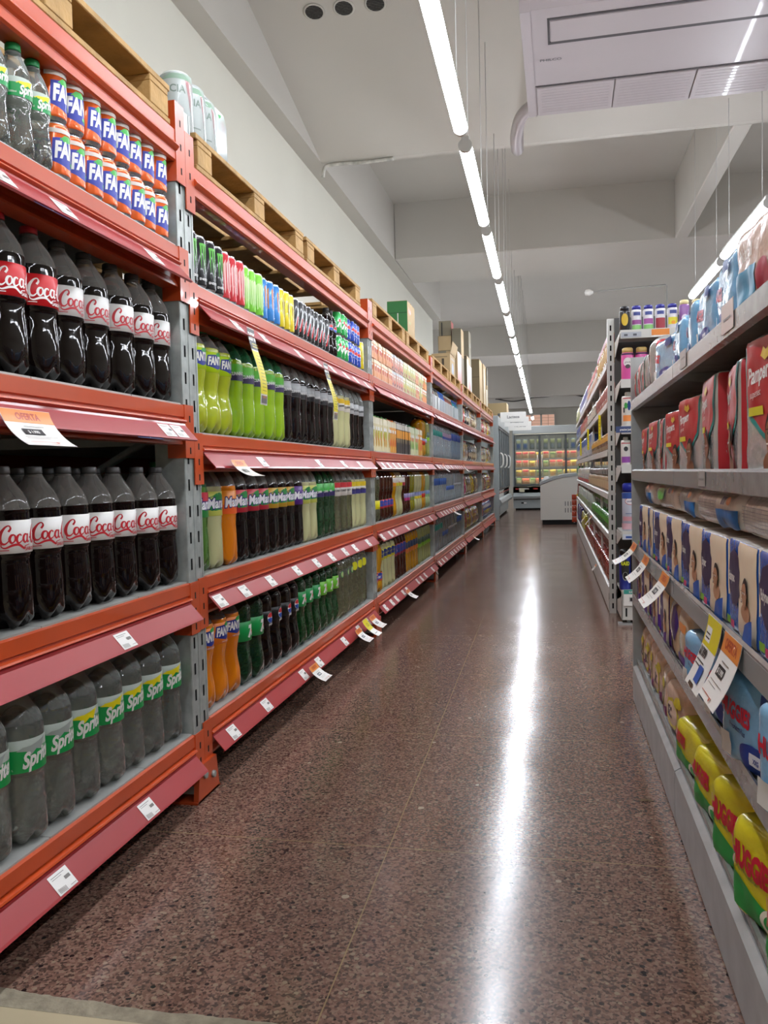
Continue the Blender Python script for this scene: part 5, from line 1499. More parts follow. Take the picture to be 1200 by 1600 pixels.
# ------------------------------------------------------------------ silver shelves with baby products
GX = 0.295
def gondola_section(y0, y1, lab, first):
    o = empty('shelf_section', (GX, y0, 0))
    L = y1 - y0
    ch = []
    D = .42
    a, b = .003, L - .003
    m = MB().sheet([(.022, .004), (.0, .006), (-.001, .10), (.0, .132), (.012, .140), (.03, .140)], .002, a, b, SILVER)
    m.box(.02, .028, a, b, 0, .13, SILVER)
    ch.append(m.build('base_plinth', o))
    ch.append(MB().box(.02, D, a, b, .118, .150, SILVER).box(.012, .020, a, b, .15, .163, SILVERLIP).build('base_shelf', o))
    bp = MB().box(D, D + .03, a, b, 0, 1.36, pm('grey_back_panel', '#6b6b6b', .6))
    for k in range(8):
        bp.box(D - .002, D, a, b, .2 + k * .15, .204 + k * .15, DARK)
    ch.append(bp.build('back_panel', o))
    up = MB()
    for yy in ((0.0, L - .03) if first else (L - .03,)):
        up.box(D - .035, D - .002, yy, yy + .03, 0, 1.36, SILVER)
    ch.append(up.build('upright', o))
    for z, t, rail in ((.395, .03, 'r'), (.60, .03, 'r'), (.868, .0, 'l'), (1.135, .0, 'l')):
        e = L - .003 if z < .85 or True else L
        off = .0
        m = MB().box(off + .01, D - .01, a, e, z + (.012 if rail == 'l' else .0), z + (.022 if rail == 'l' else .012), SILVER)
        if rail == 'l':
            m.sheet([(off + .012, z - .003), (off, z), (off, z + .034), (off + .006, z + .038), (off + .014, z + .034)], .0015, a, e, SILVERLIP)
        else:
            m.sheet([(off + .004, z - .012), (off, z - .010), (off, z + .022), (off + .003, z + .026), (off + .008, z + .022)], .0015, a, e, SILVERLIP)
        for yy in (a, e - .003):
            m.prism([(.02, z - .005), (D - .01, z - .06), (D - .01, z + .01), (.02, z + .01)], yy, yy + .003, SILVER)
        sh = m.build('shelf', o)
        ch.append(sh)
        if z == .60:
            g = MB().box(-.002, -.0006, a, e, z - .022, z + .018, clear_mat('clear_rail', '#d5dadb', .85, .08)).build('ticket_rail', o)
            ch.append(tag(g, 'clear plastic ticket rail'))
    if y1 > 3:
        ch.append(MB().box(.0, .42, L + .002, L + .02, .05, 1.34, SILVER).build('end_panel', o))
    adopt(o, *ch)
    tag(o, lab, 'shelf unit', 'silver shelf sections for baby products')
gondola_section(-.2, 1.0, 'silver shelf section at the frame edge', True)
gondola_section(1.0, 2.2, 'silver metal shelf section carrying the yellow packs and big red packs', True)
gondola_section(2.2, 3.36, 'silver metal shelf section at the aisle end, carrying pink packs', True)

PACKN = {}
def stand(o, x, y, z, rz, lab, cat='diaper pack', group=None, tilt=0.0, roll=0.0):
    o.location = (x, y, z)
    o.rotation_euler = (roll, tilt, math.pi + rz)
    tag(o, lab, cat, group)
# mid shelf: big red and silver packs (deck top .89)
MZ = .8915
spec = [(1.36, .225, .225, .17), (1.60, .225, .205, .17), (1.85, .22, .21, .17), (2.12, .21, .19, .16), (2.37, .19, .175, .15), (2.60, .19, .17, .15), (2.84, .20, .175, .15), (3.10, .20, .165, .15)]
nm = ['at the frame edge showing the whole baby face', 'with a wide red side, beside the frame-edge one', 'with a wide red side, standing over the shelf seam end', 'fourth along the shelf, with a yellow badge', 'fifth along the shelf from the frame edge', 'sixth along the shelf from the frame edge', 'seventh along the shelf from the frame edge', 'endmost at the aisle end, with a red stripe']
for k, ((y, w, h, d), t) in enumerate(zip(spec, nm)):
    stand(pampers_pack(w, h, d, 20 + k), GX + .012 + d / 2 + .012, y, MZ, [.10, -.12, -.05, .1, .15, -.1, .05, .0][k], 'red and silver diaper pack ' + t, group='red diaper packs on the middle shelf')
# top shelf: light blue packs lying and red ones at the end (deck top 1.158)
TZ = 1.1585
bl = [(1.20, .27, .17), (1.455, .23, .155), (1.68, .21, .145), (1.89, .20, .14), (2.09, .19, .135), (2.30, .22, .135), (2.57, .28, .135)]
for k, (y, w, h) in enumerate(bl):
    if k == 1:
        o = pack('diaper_pack', w, .2, h, film('#c7a594'), [(sh_rect(-w * .48, .005, w * .1, h * .5), ink('#3f93b8')), (sh_text('Natural', -w * .3, h * .6, h * .16, sx=.7), WHITE), (sh_ell(w * .25, h * .3, w * .12, h * .2), ink('#a8324a'))], [(sh_rect(-.09, .005, .09, h * .5), ink('#3f93b8'))], r=.025, bulge=.004, wr=.004, seed=41)
        t = 'pinkish and teal soft pack, second on the top silver shelf'
    else:
        o = huggies_blue(w, h, .2, 40 + k)
        t = 'light blue diaper pack, %s along the top silver shelf' % (ORD[k] if k else 'frame-edge one')
    stand(o, GX + .125, y, TZ, rr.uniform(-.12, .12), t, group='light blue packs on the top silver shelf')
rd = [(2.84, .17, .17), (3.02, .13, .155), (3.17, .13, .15), (3.31, .12, .14)]
for k, (y, w, h) in enumerate(rd):
    f = [(sh_rect(-w * .48, .004, w * .05, h * .98), RED), (sh_rect(w * .07, .004, w * .16, h * .98), TEAL if k % 2 else ink('#c9c9c6')), (sh_text('P', -w * .3, h * .4, h * .3, bold=.05), WHITE)]
    o = pack('diaper_pack', w, .19, h, SILV, f, [(sh_rect(-.08, .004, .05, h * .98), RED)], r=.035, bulge=.008, wr=.003, seed=60 + k)
    stand(o, GX + .115, y, TZ, rr.uniform(-.15, .15), 'rounded red and silver pack, %s from the aisle end of the top silver shelf' % ORD[3 - k], group='red packs at the end of the top silver shelf', tilt=0)
# third shelf: blue packs standing, white packs lying on them (deck .612)
Z3 = .6125
for k, (y, w, h) in enumerate([(1.27, .24, .17), (1.52, .235, .17), (1.79, .235, .165), (2.06, .25, .165), (2.36, .24, .165), (2.63, .24, .165), (2.90, .22, .165), (3.14, .2, .165)]):
    stand(babysec(w, h, .16, 80 + k), GX + .1, y, Z3, rr.uniform(-.06, .06), 'blue and cream diaper pack with dark blot, %s along the third shelf' % (ORD[k] if k else 'frame-edge one'), group='blue diaper packs on the third shelf')
for k, (y, w, gr) in enumerate([(1.33, .42, False), (1.76, .38, False), (2.14, .30, False), (2.52, .34, True), (2.98, .36, False)]):
    stand(white_lying(w, .075, .19, 100 + k, gr), GX + .115, y, Z3 + .178, rr.uniform(-.06, .06), 'whitish pack lying across the blue packs, %s' % ('frame-edge one', 'second along', 'third along with small print', 'showing a green blot', 'endmost at the aisle end')[k], group='white packs lying on the blue packs')
# fourth shelf (deck .408)
Z4 = .4085
for k, (y, w) in enumerate([(2.14, .15), (2.31, .15), (2.52, .22), (2.78, .24), (3.04, .22), (3.24, .14)]):
    if k == 0:
        o = pack('diaper_pack', w, .15, .155, film('#c9b79c'), [(sh_text('L', -.02, .05, .04), ink('#3f8a4a')), (sh_rect(-.05, .1, .05, .12), ink('#d98a4a')), (sh_rect(-w * .4, .005, w * .4, .04), ink('#5a2f96'))], [(sh_rect(-.05, .04, .0, .12), ink('#7f9a5a'))], seed=120, mats={'t': film('#c9c5be')})
        t = 'cream pack with white top on the fourth shelf behind the yellow card'
    elif k == 1:
        o = pack('diaper_pack', w, .15, .15, film('#c2a98a'), [(sh_ell(.04, .1, .03, .05), ink('#4a2f7a')), (sh_ell(-.03, .02, .05, .03), ink('#5a2f96'))], [(sh_rect(-.05, .0, .05, .03), ink('#5a2f96'))], seed=121)
        t = 'plain beige pack with purple corners on the fourth shelf'
    else:
        o = babysec(w, .15, .15, 120 + k, base='#5a2f96', blob='#3a1f6a')
        t = 'purple and cream diaper pack, %s from the aisle end of the fourth shelf' % ORD[5 - k]
    stand(o, GX + .09, y, Z4, rr.uniform(-.06, .06), t, group='purple and cream packs on the fourth shelf')
for k, (y, w, h, x) in enumerate([(1.17, .28, .165, .10), (1.42, .26, .16, .095), (1.66, .26, .15, .10), (1.92, .25, .13, .10)]):
    stand(huggies_blue(w - .02, h, .12, 140 + k), GX + x - .022, y, Z4, (.25, .28, .2, .25)[k], 'crumpled light blue pack on the fourth shelf, %s' % ('cut by the frame', 'with large red lettering beside the offer card', 'below the offer card', 'endmost under the yellow card')[k], group='light blue packs on the fourth shelf')
# base shelf (deck .15)
Z5 = .1505
for k, (y, w, h) in enumerate([(1.20, .20, .17), (1.42, .20, .17), (1.63, .19, .16), (1.86, .22, .14), (2.13, .25, .12)]):
    stand(huggies_yellow(w, h, .13, 160 + k), GX + .088, y, Z5, (.3, .34, .3, .2, .15)[k], 'yellow diaper pack with green band, %s along the lowest silver shelf' % (ORD[k] if k else 'frame-edge one'), group='yellow packs on the lowest silver shelf')
for k, (y, w, h) in enumerate([(2.42, .24, .15), (2.63, .17, .155), (2.80, .16, .16), (2.96, .15, .16), (3.11, .14, .16), (3.25, .13, .16)]):
    stand(pad_pack(w, h, .20, 180 + k), GX + .13, y, Z5, (.1, -.08, .05, -.05, .08, 0)[k], 'pinkish cream pack with yellow blots, %s from the yellow packs' % ORD[k], group='pinkish packs on the lowest silver shelf')
for k, (y, w) in enumerate([(2.42, .2), (2.66, .18), (2.9, .18), (3.15, .18)]):
    pass
# offer cards on the silver rails
def right_card(y, z, w, h, lab, out=.6, dec=None, bg=PAPER):
    def mp(u, v, q):
        t = max(0, (h - v) / h)
        return (GX - .004 - h * out * t ** 1.4 - q * .8, y - u, z - h * t * (1 - .4 * out * t) + q * .5)
    return curl_sheet(w, h, 0, mp, 'price_card', bg, dec or offer_dec(w, h), lab, 'price card', 'price cards on the silver rails')
right_card(3.20, .635, .15, .105, 'offer card on the silver rail, endmost over the aisle gap', out=.75)
right_card(2.80, .628, .15, .105, 'offer card on the silver rail, second from the aisle end', out=.6)
right_card(2.33, .628, .15, .11, 'offer card on the silver rail, third from the aisle end', out=.6)
right_card(1.47, .625, .135, .13, 'big orange-topped offer card beside the yellow one', out=.35, dec=offer_dec(.135, .13))
w, h = .13, .15
right_card(1.63, .628, w, h, 'yellow and white price sheet with bold black figures', out=.3, dec=[(sh_rect(-w * .49, h * .60, w * .49, h * .99), YEL), (sh_rect(-w * .42, h * .66, -w * .05, h * .86), PAPER), (sh_rect(-w * .38, h * .70, -w * .1, h * .72), ink('#26262a')), (sh_rect(-w * .38, h * .76, -w * .1, h * .78), ink('#26262a')), (sh_text('$1399', -w * .44, h * .46, h * .12, bold=.05), ink('#26262a')), (sh_rect(-w * .4, h * .38, w * .1, h * .40), ink('#55524f')), (sh_rect(-w * .4, h * .32, w * .0, h * .34), ink('#55524f')), (sh_rect(-w * .05, h * .12, w * .25, h * .36), ink('#2f5cae')), (sh_rect(-w * .2, h * .02, w * .1, h * .08), ink('#4a3a2a'))])
def lip_note(y, z, w, h, lab, bg, dec):
    def mp(u, v, q):
        return (GX - .003 - q, y - u, z + v)
    return curl_sheet(w, h, 0, mp, 'shelf_note', bg, dec, lab, 'shelf note', 'paper notes on the silver lips')
lip_note(1.52, 1.142, .10, .05, 'pinkish paper note on the top silver lip', ink('#cdb8ad'), [(sh_rect(-.03, .02, .03, .024), ink('#77736e'))])
lip_note(2.02, 1.14, .09, .04, 'faded paper note on the top silver lip, farther along', ink('#a8a29c'), [(sh_rect(-.03, .02, .03, .024), ink('#77736e'))])
lip_note(1.78, .873, .08, .03, 'clear ticket on the middle silver lip', ink('#a39f9a'), [(sh_rect(-.03, .012, .03, .016), ink('#77736e'))])

# ------------------------------------------------------------------ white shelves beyond, with an end display
WX, WY0, WY1 = .33, 5.42, 12.95
BACKW = pm('dark_back', '#4a4a48', .7)
def white_bay(k, y0, y1):
    o = empty('shelf_section', (WX, y0, 0))
    L = y1 - y0
    ch = [MB().sheet([(.03, .01), (.0, .012), (.0, .12), (.012, .15), (.03, .15)], .002, 0, L - .004, WHITEM).box(.04, .05, 0, L - .004, 0, .1, DARK).build('base_plinth', o)]
    ch.append(MB().box(.5, .53, 0, L - .004, 0, 1.86, BACKW).build('back_panel', o))
    for z in (.16, .50, .755, 1.03, 1.33, 1.575):
        off = 0.0
        m = MB().box(off, .5, 0, L - .004, z - .012, z, WHITEM).sheet([(off + .01, z - .038), (off, z - .036), (off, z), (off + .01, z + .004)], .002, 0, L - .004, WHITEM)
        sh = m.build('shelf', o)
        ch.append(sh)
    ch.append(MB().box(.02, .035, L - .03, L - .004, 0, 1.8, WHITEM).build('upright', o))
    adopt(o, *ch)
    tag(o, 'white metal shelf section, %s from the slotted end post' % ORD[k], 'shelf unit', 'white shelf sections along the aisle')
nb = 6
for k in range(nb):
    white_bay(k, WY0 + (WY1 - WY0) * k / nb, WY0 + (WY1 - WY0) * (k + 1) / nb)
# slotted white end post
m = MB()
def post_face(mb, y, x0, x1, z0, z1):
    """slotted face looking at the aisle's near end"""
    t = MB()
    slotted(t, 0, 0, x1 - x0, z0, z1, (0.0,), .062, .034, .010, WHITEM)
    xm = (x0 + x1) / 2
    mb.add([(xm + p[1], y, p[2]) for p in t.v], t.f, WHITEM)
post_face(m, 5.38, .332, .372, 0, 1.84)
m.box(.332, .336, 5.381, 5.42, 0, 1.84, WHITEM).box(.368, .372, 5.381, 5.42, 0, 1.84, WHITEM).box(.336, .368, 5.40, 5.403, 0, 1.84, SLOT).box(.332, .372, 5.381, 5.42, 1.838, 1.842, WHITEM)
tag(m.build('slotted_post'), 'tall white slotted post at the end of the white shelves', 'post')
# end display
o = empty('end_display', (.375, 4.98, 0))
ch = [MB().box(0, .95, .38, .40, 0, 1.84, BACKW).build('back_panel', o)]
EZ = (.20, .545, .93, 1.155, 1.42, 1.70)
for z in EZ:
    m = MB().box(0.005, .95, .0, .37, z - .012, z, WHITEM).box(0.005, .95, -.004, 0, z - .045, z + .004, WHITEM)
    m.prism([(0.0, z - .012), (.38, z - .012), (.38, z - .10), (.34, z - .10), (.0, z - .03)], 0, .003, WHITEM, axis='x')
    for i in range(len(m.v) - 10, len(m.v)):
        pass
    ch.append(m.build('shelf', o))
ch.append(MB().box(.0, .95, -.004, 0, .03, .16, WHITEM).box(.06, .12, -.005, -.004, .13, .138, SLOT).box(.02, .03, -.005, -.004, .05, .1, SLOT).box(.0, .003, -.004, .37, .03, .2, WHITEM).build('base_front', o))
ch.append(MB().box(-.02, .14, -.01, .05, .0, .012, SILVER).box(.03, .05, .02, .04, .0, .04, SILVER).build('foot', o))
adopt(o, *ch)
tag(o, 'white end display of cleaning products facing the camera side', 'shelf unit')
def spray(h, r, body, cap, dec, name='spray_can', capr=.85, caph=.16):
    bm_ = pm('can_' + body.lstrip('#'), body, .3, coat=.4)
    cm = pm('capcol_' + cap.lstrip('#'), cap, .3)
    m = MB().lathe([(0, r * .95), (.003, r), (h * (1 - caph) - .01, r), (h * (1 - caph), r * .9)], bm_, 20)
    m.decals(dec, lambda u, v, q: ((r + q) * math.cos(u / r), (r + q) * math.sin(u / r), v), .0004, .0003)
    o = m.build(name)
    c = MB().lathe([(h * (1 - caph) - .002, r * capr), (h * .97, r * capr), (h, r * capr * .8), (h + .0005, .002)], cm, 20).build('cap', o)
    adopt(o, c)
    return o
def face_front(o, x, y, z, lab, cat, group, jit=.1):
    o.location = (x, y, z)
    o.rotation_euler = (0, 0, -math.pi / 2 + rr.uniform(-jit, jit))
    tag(o, lab, cat, group)
EY = 5.02
tops = [('#1d1c20', '#1c1c22', [(sh_ell(0, .07, .02, .035), ink('#c9a72c'))], 'black spray can with gold diamond'),
        ('#d4d2d6', '#2a2a86', [(sh_rect(-.03, .04, .03, .065), ink('#8e4a8a')), (sh_rect(-.03, .01, .03, .035), ink('#7fb56a')), (sh_rect(-.02, .09, .02, .11), ink('#3f4a8a'))], 'white spray can with mauve band'),
        ('#d4d2d6', '#2a2a86', [(sh_rect(-.03, .04, .03, .07), ink('#a0559a')), (sh_rect(-.03, .01, .03, .035), ink('#7fb56a')), (sh_rect(-.02, .09, .02, .11), ink('#3f4a8a'))], 'white spray can with lilac and green bands'),
        ('#d4d2d6', '#2a2a86', [(sh_rect(-.03, .01, .03, .07), ink('#9a3440')), (sh_rect(-.02, .09, .02, .11), ink('#3f4a8a'))], 'white spray can with dark red base'),
        ('#d4d2d6', '#2a2a86', [(sh_rect(-.03, .03, .03, .07), ink('#d8cf3a')), (sh_ell(0, .04, .012, .01), ink('#e0962f')), (sh_rect(-.02, .09, .02, .11), ink('#3f4a8a'))], 'white spray can with yellow label'),
        ('#8a5a9a', '#d8cc9a', [(sh_ell(0, .06, .018, .022), ink('#d8cfe0'))], 'mauve spray can with cream cap'),
        ('#8a5a9a', '#d8cc9a', [(sh_ell(0, .06, .018, .022), ink('#d8cfe0'))], 'second mauve spray can with cream cap'),
        ('#8a5a9a', '#d8cc9a', [(sh_ell(0, .06, .018, .022), ink('#d8cfe0'))], 'third mauve spray can with cream cap'),
        ('#8a5a9a', '#d8cc9a', [(sh_ell(0, .06, .018, .022), ink('#d8cfe0'))], 'fourth mauve spray can with cream cap')]
for k, (b_, c_, d_, t_) in enumerate(tops):
    face_front(spray(.148 if k < 5 else .165, .029, b_, c_, d_), .41 + .066 * k, EY + .03, 1.7005, t_ + ' on top of the end display', 'spray can', 'spray cans on top of the end display')
for k in range(6):
    face_front(spray(.19, .036, '#d0559a', '#c9ab6a', [(sh_ell(0, .105, .026, .026), ink('#dcd8d6')), (sh_text('glade', 0, .10, .012, align='c', shear=.2), ink('#4a4a5a')), (sh_ell(0, .08, .014, .012), ink('#4a4048')), (sh_rect(-.06, .148, .06, .156), ink('#2a2a4a'))]), .425 + .078 * k, EY + .03, 1.4205, 'pink air freshener can with gold cap, %s along the end display' % ORD[k], 'spray can', 'pink air fresheners on the end display')
for k in range(5):
    face_front(spray(.20, .036, '#cfccc6', '#c4c1bb', [(sh_ell(.006, .12, .018, .022, fn=lambda a: 1 + .3 * math.cos(4 * a)), ink('#24407a')), (sh_ell(-.012, .12, .010, .018), ink('#3f9a4a')), (sh_rect(-.03, .03, .03, .065), ink('#e08a4a')), (sh_rect(-.03, .16, .03, .165), ink('#b8303a')), (sh_rect(-.028, .08, -.018, .11), ink('#3a3a3c'))], name='cleaner_bottle', capr=.5, caph=.12), .425 + .076 * k, EY + .035, 1.1555, 'white cleaner bottle with orange band, %s along the end display' % ORD[k], 'bottle', 'orange-banded cleaner bottles on the end display')
for k in range(6):
    face_front(spray(.165, .028, '#cfccc6', '#c4c1bb', [(sh_rect(-.028, .015, .028, .05), ink('#8a4a9a')), (sh_ell(0, .095, .012, .014), ink('#3a3a3c')), (sh_rect(-.03, .125, .03, .13), ink('#b8303a'))], name='cleaner_bottle', capr=.5, caph=.12), .41 + .060 * k, EY + .03, .9305, 'slim white cleaner bottle with purple band, %s along the end display' % ORD[k], 'bottle', 'purple-banded cleaner bottles on the end display')
for k in range(4):
    face_front(spray(.28, .047, '#b9c0cf', '#1f2f9a', [(sh_ell(0, .175, .034, .022), ink('#b8303a')), (sh_ell(0, .175, .031, .019), ink('#e6e4e6')), (sh_text('Lysoform', 0, .170, .011, bold=.02, align='c', shear=.2, sx=.8), ink('#24307a')), (sh_rect(-.07, .19, .07, .225), ink('#34549a')), (sh_rect(-.05, .06, .05, .085), ink('#cf9aa4')), (sh_rect(-.03, .10, .03, .105), ink('#7a86a8')), (sh_rect(-.07, .01, .07, .045), ink('#c9a4ae'))], name='wipes_canister', capr=.97, caph=.18), .435 + .102 * k, EY + .045, .5455, 'blue-capped wipes canister with oval badge, %s along the end display' % ORD[k], 'canister', 'wipes canisters on the end display')
for k in range(5):
    face_front(spray(.235, .033, '#141416' if k != 0 else '#26348e', '#141416', [(sh_ell(0, .12, .024, .06), ink('#2c2e2c')), (sh_text('RAID', 0, .145, .022, bold=.05, align='c', sx=.8), ink('#c8cf2c')), (sh_ell(0, .08, .016, .026), ink('#8a8f8a')), (sh_ell(0, .082, .012, .021), ink('#1c1e1c'))], capr=.9, caph=.14), .40 + .068 * k, EY + .03, .2005, 'insect spray can, %s' % (('dark blue one at the post side of the end display', 'black with yellow lettering, in full view on the end display', 'black with yellow lettering, behind the shelf rail edge', 'black with yellow lettering, fourth on the end display', 'black with yellow lettering, fifth on the end display')[k]), 'spray can', 'insect sprays on the end display')
def front_note(x, z, w, h, lab, bg, dec, y=4.973):
    def mp(u, v, q):
        return (x + u, y - q, z + v)
    return curl_sheet(w, h, 0, mp, 'shelf_note', bg, dec, lab, 'shelf note', 'notes on the end display')
front_note(.455, .115, .14, .095, 'teal and white price note at the foot of the end display', PAPER, [(sh_rect(-.069, .068, .069, .094), ink('#3f9a8e')), (sh_text('SUPER OFERTA', 0, .075, .011, bold=.02, align='c', sx=.8), WHITE), (sh_rect(-.04, .022, .05, .052), ink('#c9c9c6')), (sh_rect(.005, .027, .046, .047), ink('#2f2f33')), (sh_rect(-.035, .027, -.012, .047), ink('#2f2f33'))], y=4.968)
front_note(.42, .50, .07, .03, 'small blue price note under the wipes canisters', ink('#c5ccd8'), [(sh_rect(-.02, .008, .02, .02), ink('#34549a'))])
front_note(.41, 1.118, .12, .036, 'navy campaign note over the slim cleaner bottles', NAVY, [(sh_text('precios justos', 0, .012, .012, bold=.03, align='c', sx=.8), WHITE)])
front_note(.44, 1.66, .11, .03, 'grey price note on the upper lip of the end display', ink('#a9adb5'), [(sh_rect(-.04, .008, -.02, .02), ink('#55585e')), (sh_rect(.01, .008, .03, .02), ink('#55585e'))])
front_note(.60, 1.655, .10, .045, 'orange-topped card on the upper lip of the end display', PAPER, [(sh_rect(-.049, .01, .049, .044), ORG)])

# goods along the white shelves (seen at a glancing angle)
def wgoods(y0, y1, z, make, w, lab, cat, shelfname, x=.0, tiers=1, th=0.0, dx=0.0, rz=0, jit=.08):
    src = make()
    first = True
    k = 0
    y = y0 + w / 2
    while y + w / 2 <= y1 + 1e-6:
        for t in range(tiers):
            o = src if first else copy_tree(src)
            first = False
            o.location = (WX + .012 + x + t * dx, y, z + .001 + th * t)
            o.rotation_euler = (0, 0, math.pi + rz + rr.uniform(-jit, jit))
            tag(o, '%s, %s from the slotted post, %s' % (lab, ORD[k], shelfname) + ('' if tiers == 1 else ', %s tier' % ('lower', 'upper')[t]), cat, '%ss, %s' % (lab, shelfname))
        y += w
        k += 1
def pw(name, w, h, d, col, decs, seed=1, back=None):
    """soft pack with its front edge at local x = 0"""
    def mk():
        S = softbox(w, d, h, min(.02, h * .2), .006, .003, seed)
        m = MB()
        soft_mesh(m, S, w, d, h, film(col), 8)
        m.decals([(sh_rect(-w * .4, h * a, w * .4, h * b_, .03), ink(c)) for a, b_, c in decs], lambda u, v, q: S('f', u, v, q), .002, .0005)
        m.decals([(sh_rect(-d * .4, h * a, d * .4, h * b_, .03), ink(c)) for a, b_, c in decs], lambda u, v, q: S('r', u, v, q), .002, .0005)
        m.v = [(p[0] - d / 2, p[1], p[2]) for p in m.v]
        return m.build(name)
    return mk
T, F4, M3, S2, L1, K = 'topmost white shelf', 'second white shelf down', 'third white shelf down', 'fourth white shelf down', 'fifth white shelf down', 'base of the white shelves'
wgoods(5.5, 6.8, 1.575, pw('cookie_bag', .10, .20, .07, '#b08a4a', [(.7, .95, '#8e2436'), (.2, .5, '#c9a45a')], 3), .11, 'tan and dark red cookie bag', 'bag', T)
wgoods(6.85, 8.7, 1.575, pw('cookie_bag', .13, .17, .08, '#c9c2b4', [(.6, .9, '#b8453a'), (.1, .4, '#c99a7a')], 4), .14, 'white and red bag', 'bag', T)
wgoods(8.75, 11.2, 1.575, pw('cookie_bag', .15, .19, .08, '#b9bccf', [(.4, .8, '#3a3f8e')], 5), .16, 'white bag with navy mark', 'bag', T)
wgoods(11.2, 12.9, 1.575, pw('cookie_bag', .16, .20, .08, '#c9bf7a', [(.1, .5, '#8a8f3a')], 6), .17, 'yellowish bag', 'bag', T)
wgoods(5.5, 7.0, 1.33, pw('cookie_pack', .11, .13, .08, '#b8786a', [(.3, .7, '#8e4a44')], 7), .12, 'rosy cookie pack', 'packet', F4)
wgoods(7.05, 8.8, 1.33, pw('cookie_pack', .12, .14, .08, '#8a8a82', [(.2, .6, '#c9c4b4')], 8), .13, 'silvery grey packet', 'packet', F4)
wgoods(8.85, 11.2, 1.33, pw('cookie_pack', .13, .15, .08, '#c07a5c', [(.5, .9, '#a84a40')], 9), .14, 'orange-brown packet', 'packet', F4)
wgoods(11.25, 12.9, 1.33, pw('cookie_pack', .14, .17, .08, '#8a93b4', [(.5, .9, '#34408e')], 10), .15, 'blue and white packet', 'packet', F4)
wgoods(5.5, 7.9, 1.03, pw('bakery_bag', .10, .12, .08, '#6f5136', [(.5, .95, '#c9952f'), (.1, .3, '#a08a6a')], 11), .11, 'brown and golden bag', 'bag', M3)
wgoods(7.95, 12.8, 1.03, pw('paper_pack', .19, .23, .12, '#b4b8bf', [(.6, .9, '#3a5aa0'), (.1, .3, '#c9ccd0')], 12), .2, 'white and blue paper pack', 'packet', M3)
wgoods(5.5, 8.6, .755, pw('bakery_bag', .09, .11, .08, '#a08a66', [(.2, .7, '#c4ab84')], 13), .10, 'beige cookie bag', 'bag', S2)
wgoods(5.6, 8.6, .866, pw('box_pack', .16, .05, .14, '#6f6d68', [(.2, .7, '#8a8782')], 14), .17, 'grey flat pack', 'packet', S2)
wgoods(8.7, 12.6, .755, pw('paper_pack', .18, .17, .12, '#c4c5bf', [(.1, .3, '#b8453a'), (.4, .6, '#d8d8d4')], 15), .19, 'white wrapped pack', 'packet', S2)
wgoods(12.6, 12.9, .755, pw('paper_pack', .14, .2, .1, '#2f9a4a', [(.1, .3, '#d8d8d4')], 16), .15, 'bright green pack', 'packet', S2)
wgoods(5.45, 8.0, .50, pw('toast_bag', .10, .105, .12, '#2f6f2c', [(.5, .9, '#4f9a3a')], 17), .105, 'dark green shiny bag', 'bag', L1, tiers=2, th=.108, dx=.03)
wgoods(8.1, 12.4, .50, pw('paper_pack', .2, .18, .12, '#b4c0b4', [(.1, .5, '#a4b88a')], 18), .21, 'pale green pack', 'packet', L1)
wgoods(12.5, 12.95, .50, pw('bakery_bag', .2, .2, .1, '#7a2a24', [(.2, .5, '#a84a40')], 19), .21, 'dark red bag', 'bag', L1)
wgoods(5.45, 9.6, .16, pw('cookie_bag', .12, .13, .16, '#7a2418', [(.2, .45, '#a8644a'), (.6, .9, '#8e3a24')], 20), .125, 'shiny dark red bag', 'bag', K, tiers=2, th=.132, dx=.05)
wgoods(9.7, 11.2, .16, pw('cookie_bag', .16, .22, .14, '#9a922c', [(.2, .5, '#c9c25a')], 21), .17, 'yellow-green bag', 'bag', K)
wgoods(11.2, 12.9, .16, pw('cookie_bag', .16, .24, .14, '#34306a', [(.2, .5, '#6a5a9a')], 22), .17, 'dark blue bag', 'bag', K)
# yellow hanging strips, cards, and a clip strip of red bags
for k, (y, z0, z1) in enumerate(((6.2, 1.12, 1.30), (8.3, 1.1, 1.30), (10.6, 1.08, 1.30))):
    m = MB().box(-.0006, .0006, -.010, .010, 0, z1 - z0, YEL)
    for i in range(6):
        m.box(-.0012, .0012, -.006, .006, .02 + i * .025, .024 + i * .025, ink('#8a8220'))
    o = m.build('promo_strip', loc=(WX - .006, y, z0), rz=.9)
    tag(o, 'thin yellow promo strip hanging from the white shelves, %s from the post' % ORD[k], 'promo strip', 'yellow strips on the white shelves')
def wcard(y, z, lab, dec=None, h=.10, w=.12, out=.6):
    def mp(u, v, q):
        t = max(0, (h - v) / h)
        return (WX - .006 - h * out * t - q * .8, y - u, z - h * t * .8 + q * .5)
    curl_sheet(w, h, 0, mp, 'price_card', PAPER, dec or offer_dec(w, h), lab, 'price card', 'cards on the white shelves')
wcard(7.6, .50, 'offer card over the dark red bags')
wcard(8.3, .50, 'yellow card over the dark red bags', dec=[(sh_rect(-.058, .04, .058, .099), YEL)], h=.13)
wcard(6.9, .14, 'offer card on the base of the white shelves', h=.06)
m = MB().box(-.012, .012, -.0008, .0008, 0, .45, WHITEM)
o = m.build('clip_strip', loc=(WX - .04, 13.0, .10))
tag(o, 'narrow strip hanging at the far end of the white shelves', 'strip')
for k in range(5):
    tag(pillow('snack_bag', .07, .08, .03, film('#b0452a'), [], 30 + k, n=6), 'small orange-red bag clipped at the far end, %s from its top' % ORD[4 - k], 'snack bag', 'small bags on the clip strip')
    bpy.context.scene.collection.objects[-1].location = (WX - .04, 12.97, .11 + .085 * k)
    bpy.context.scene.collection.objects[-1].rotation_euler = (0, 0, -math.pi / 2)

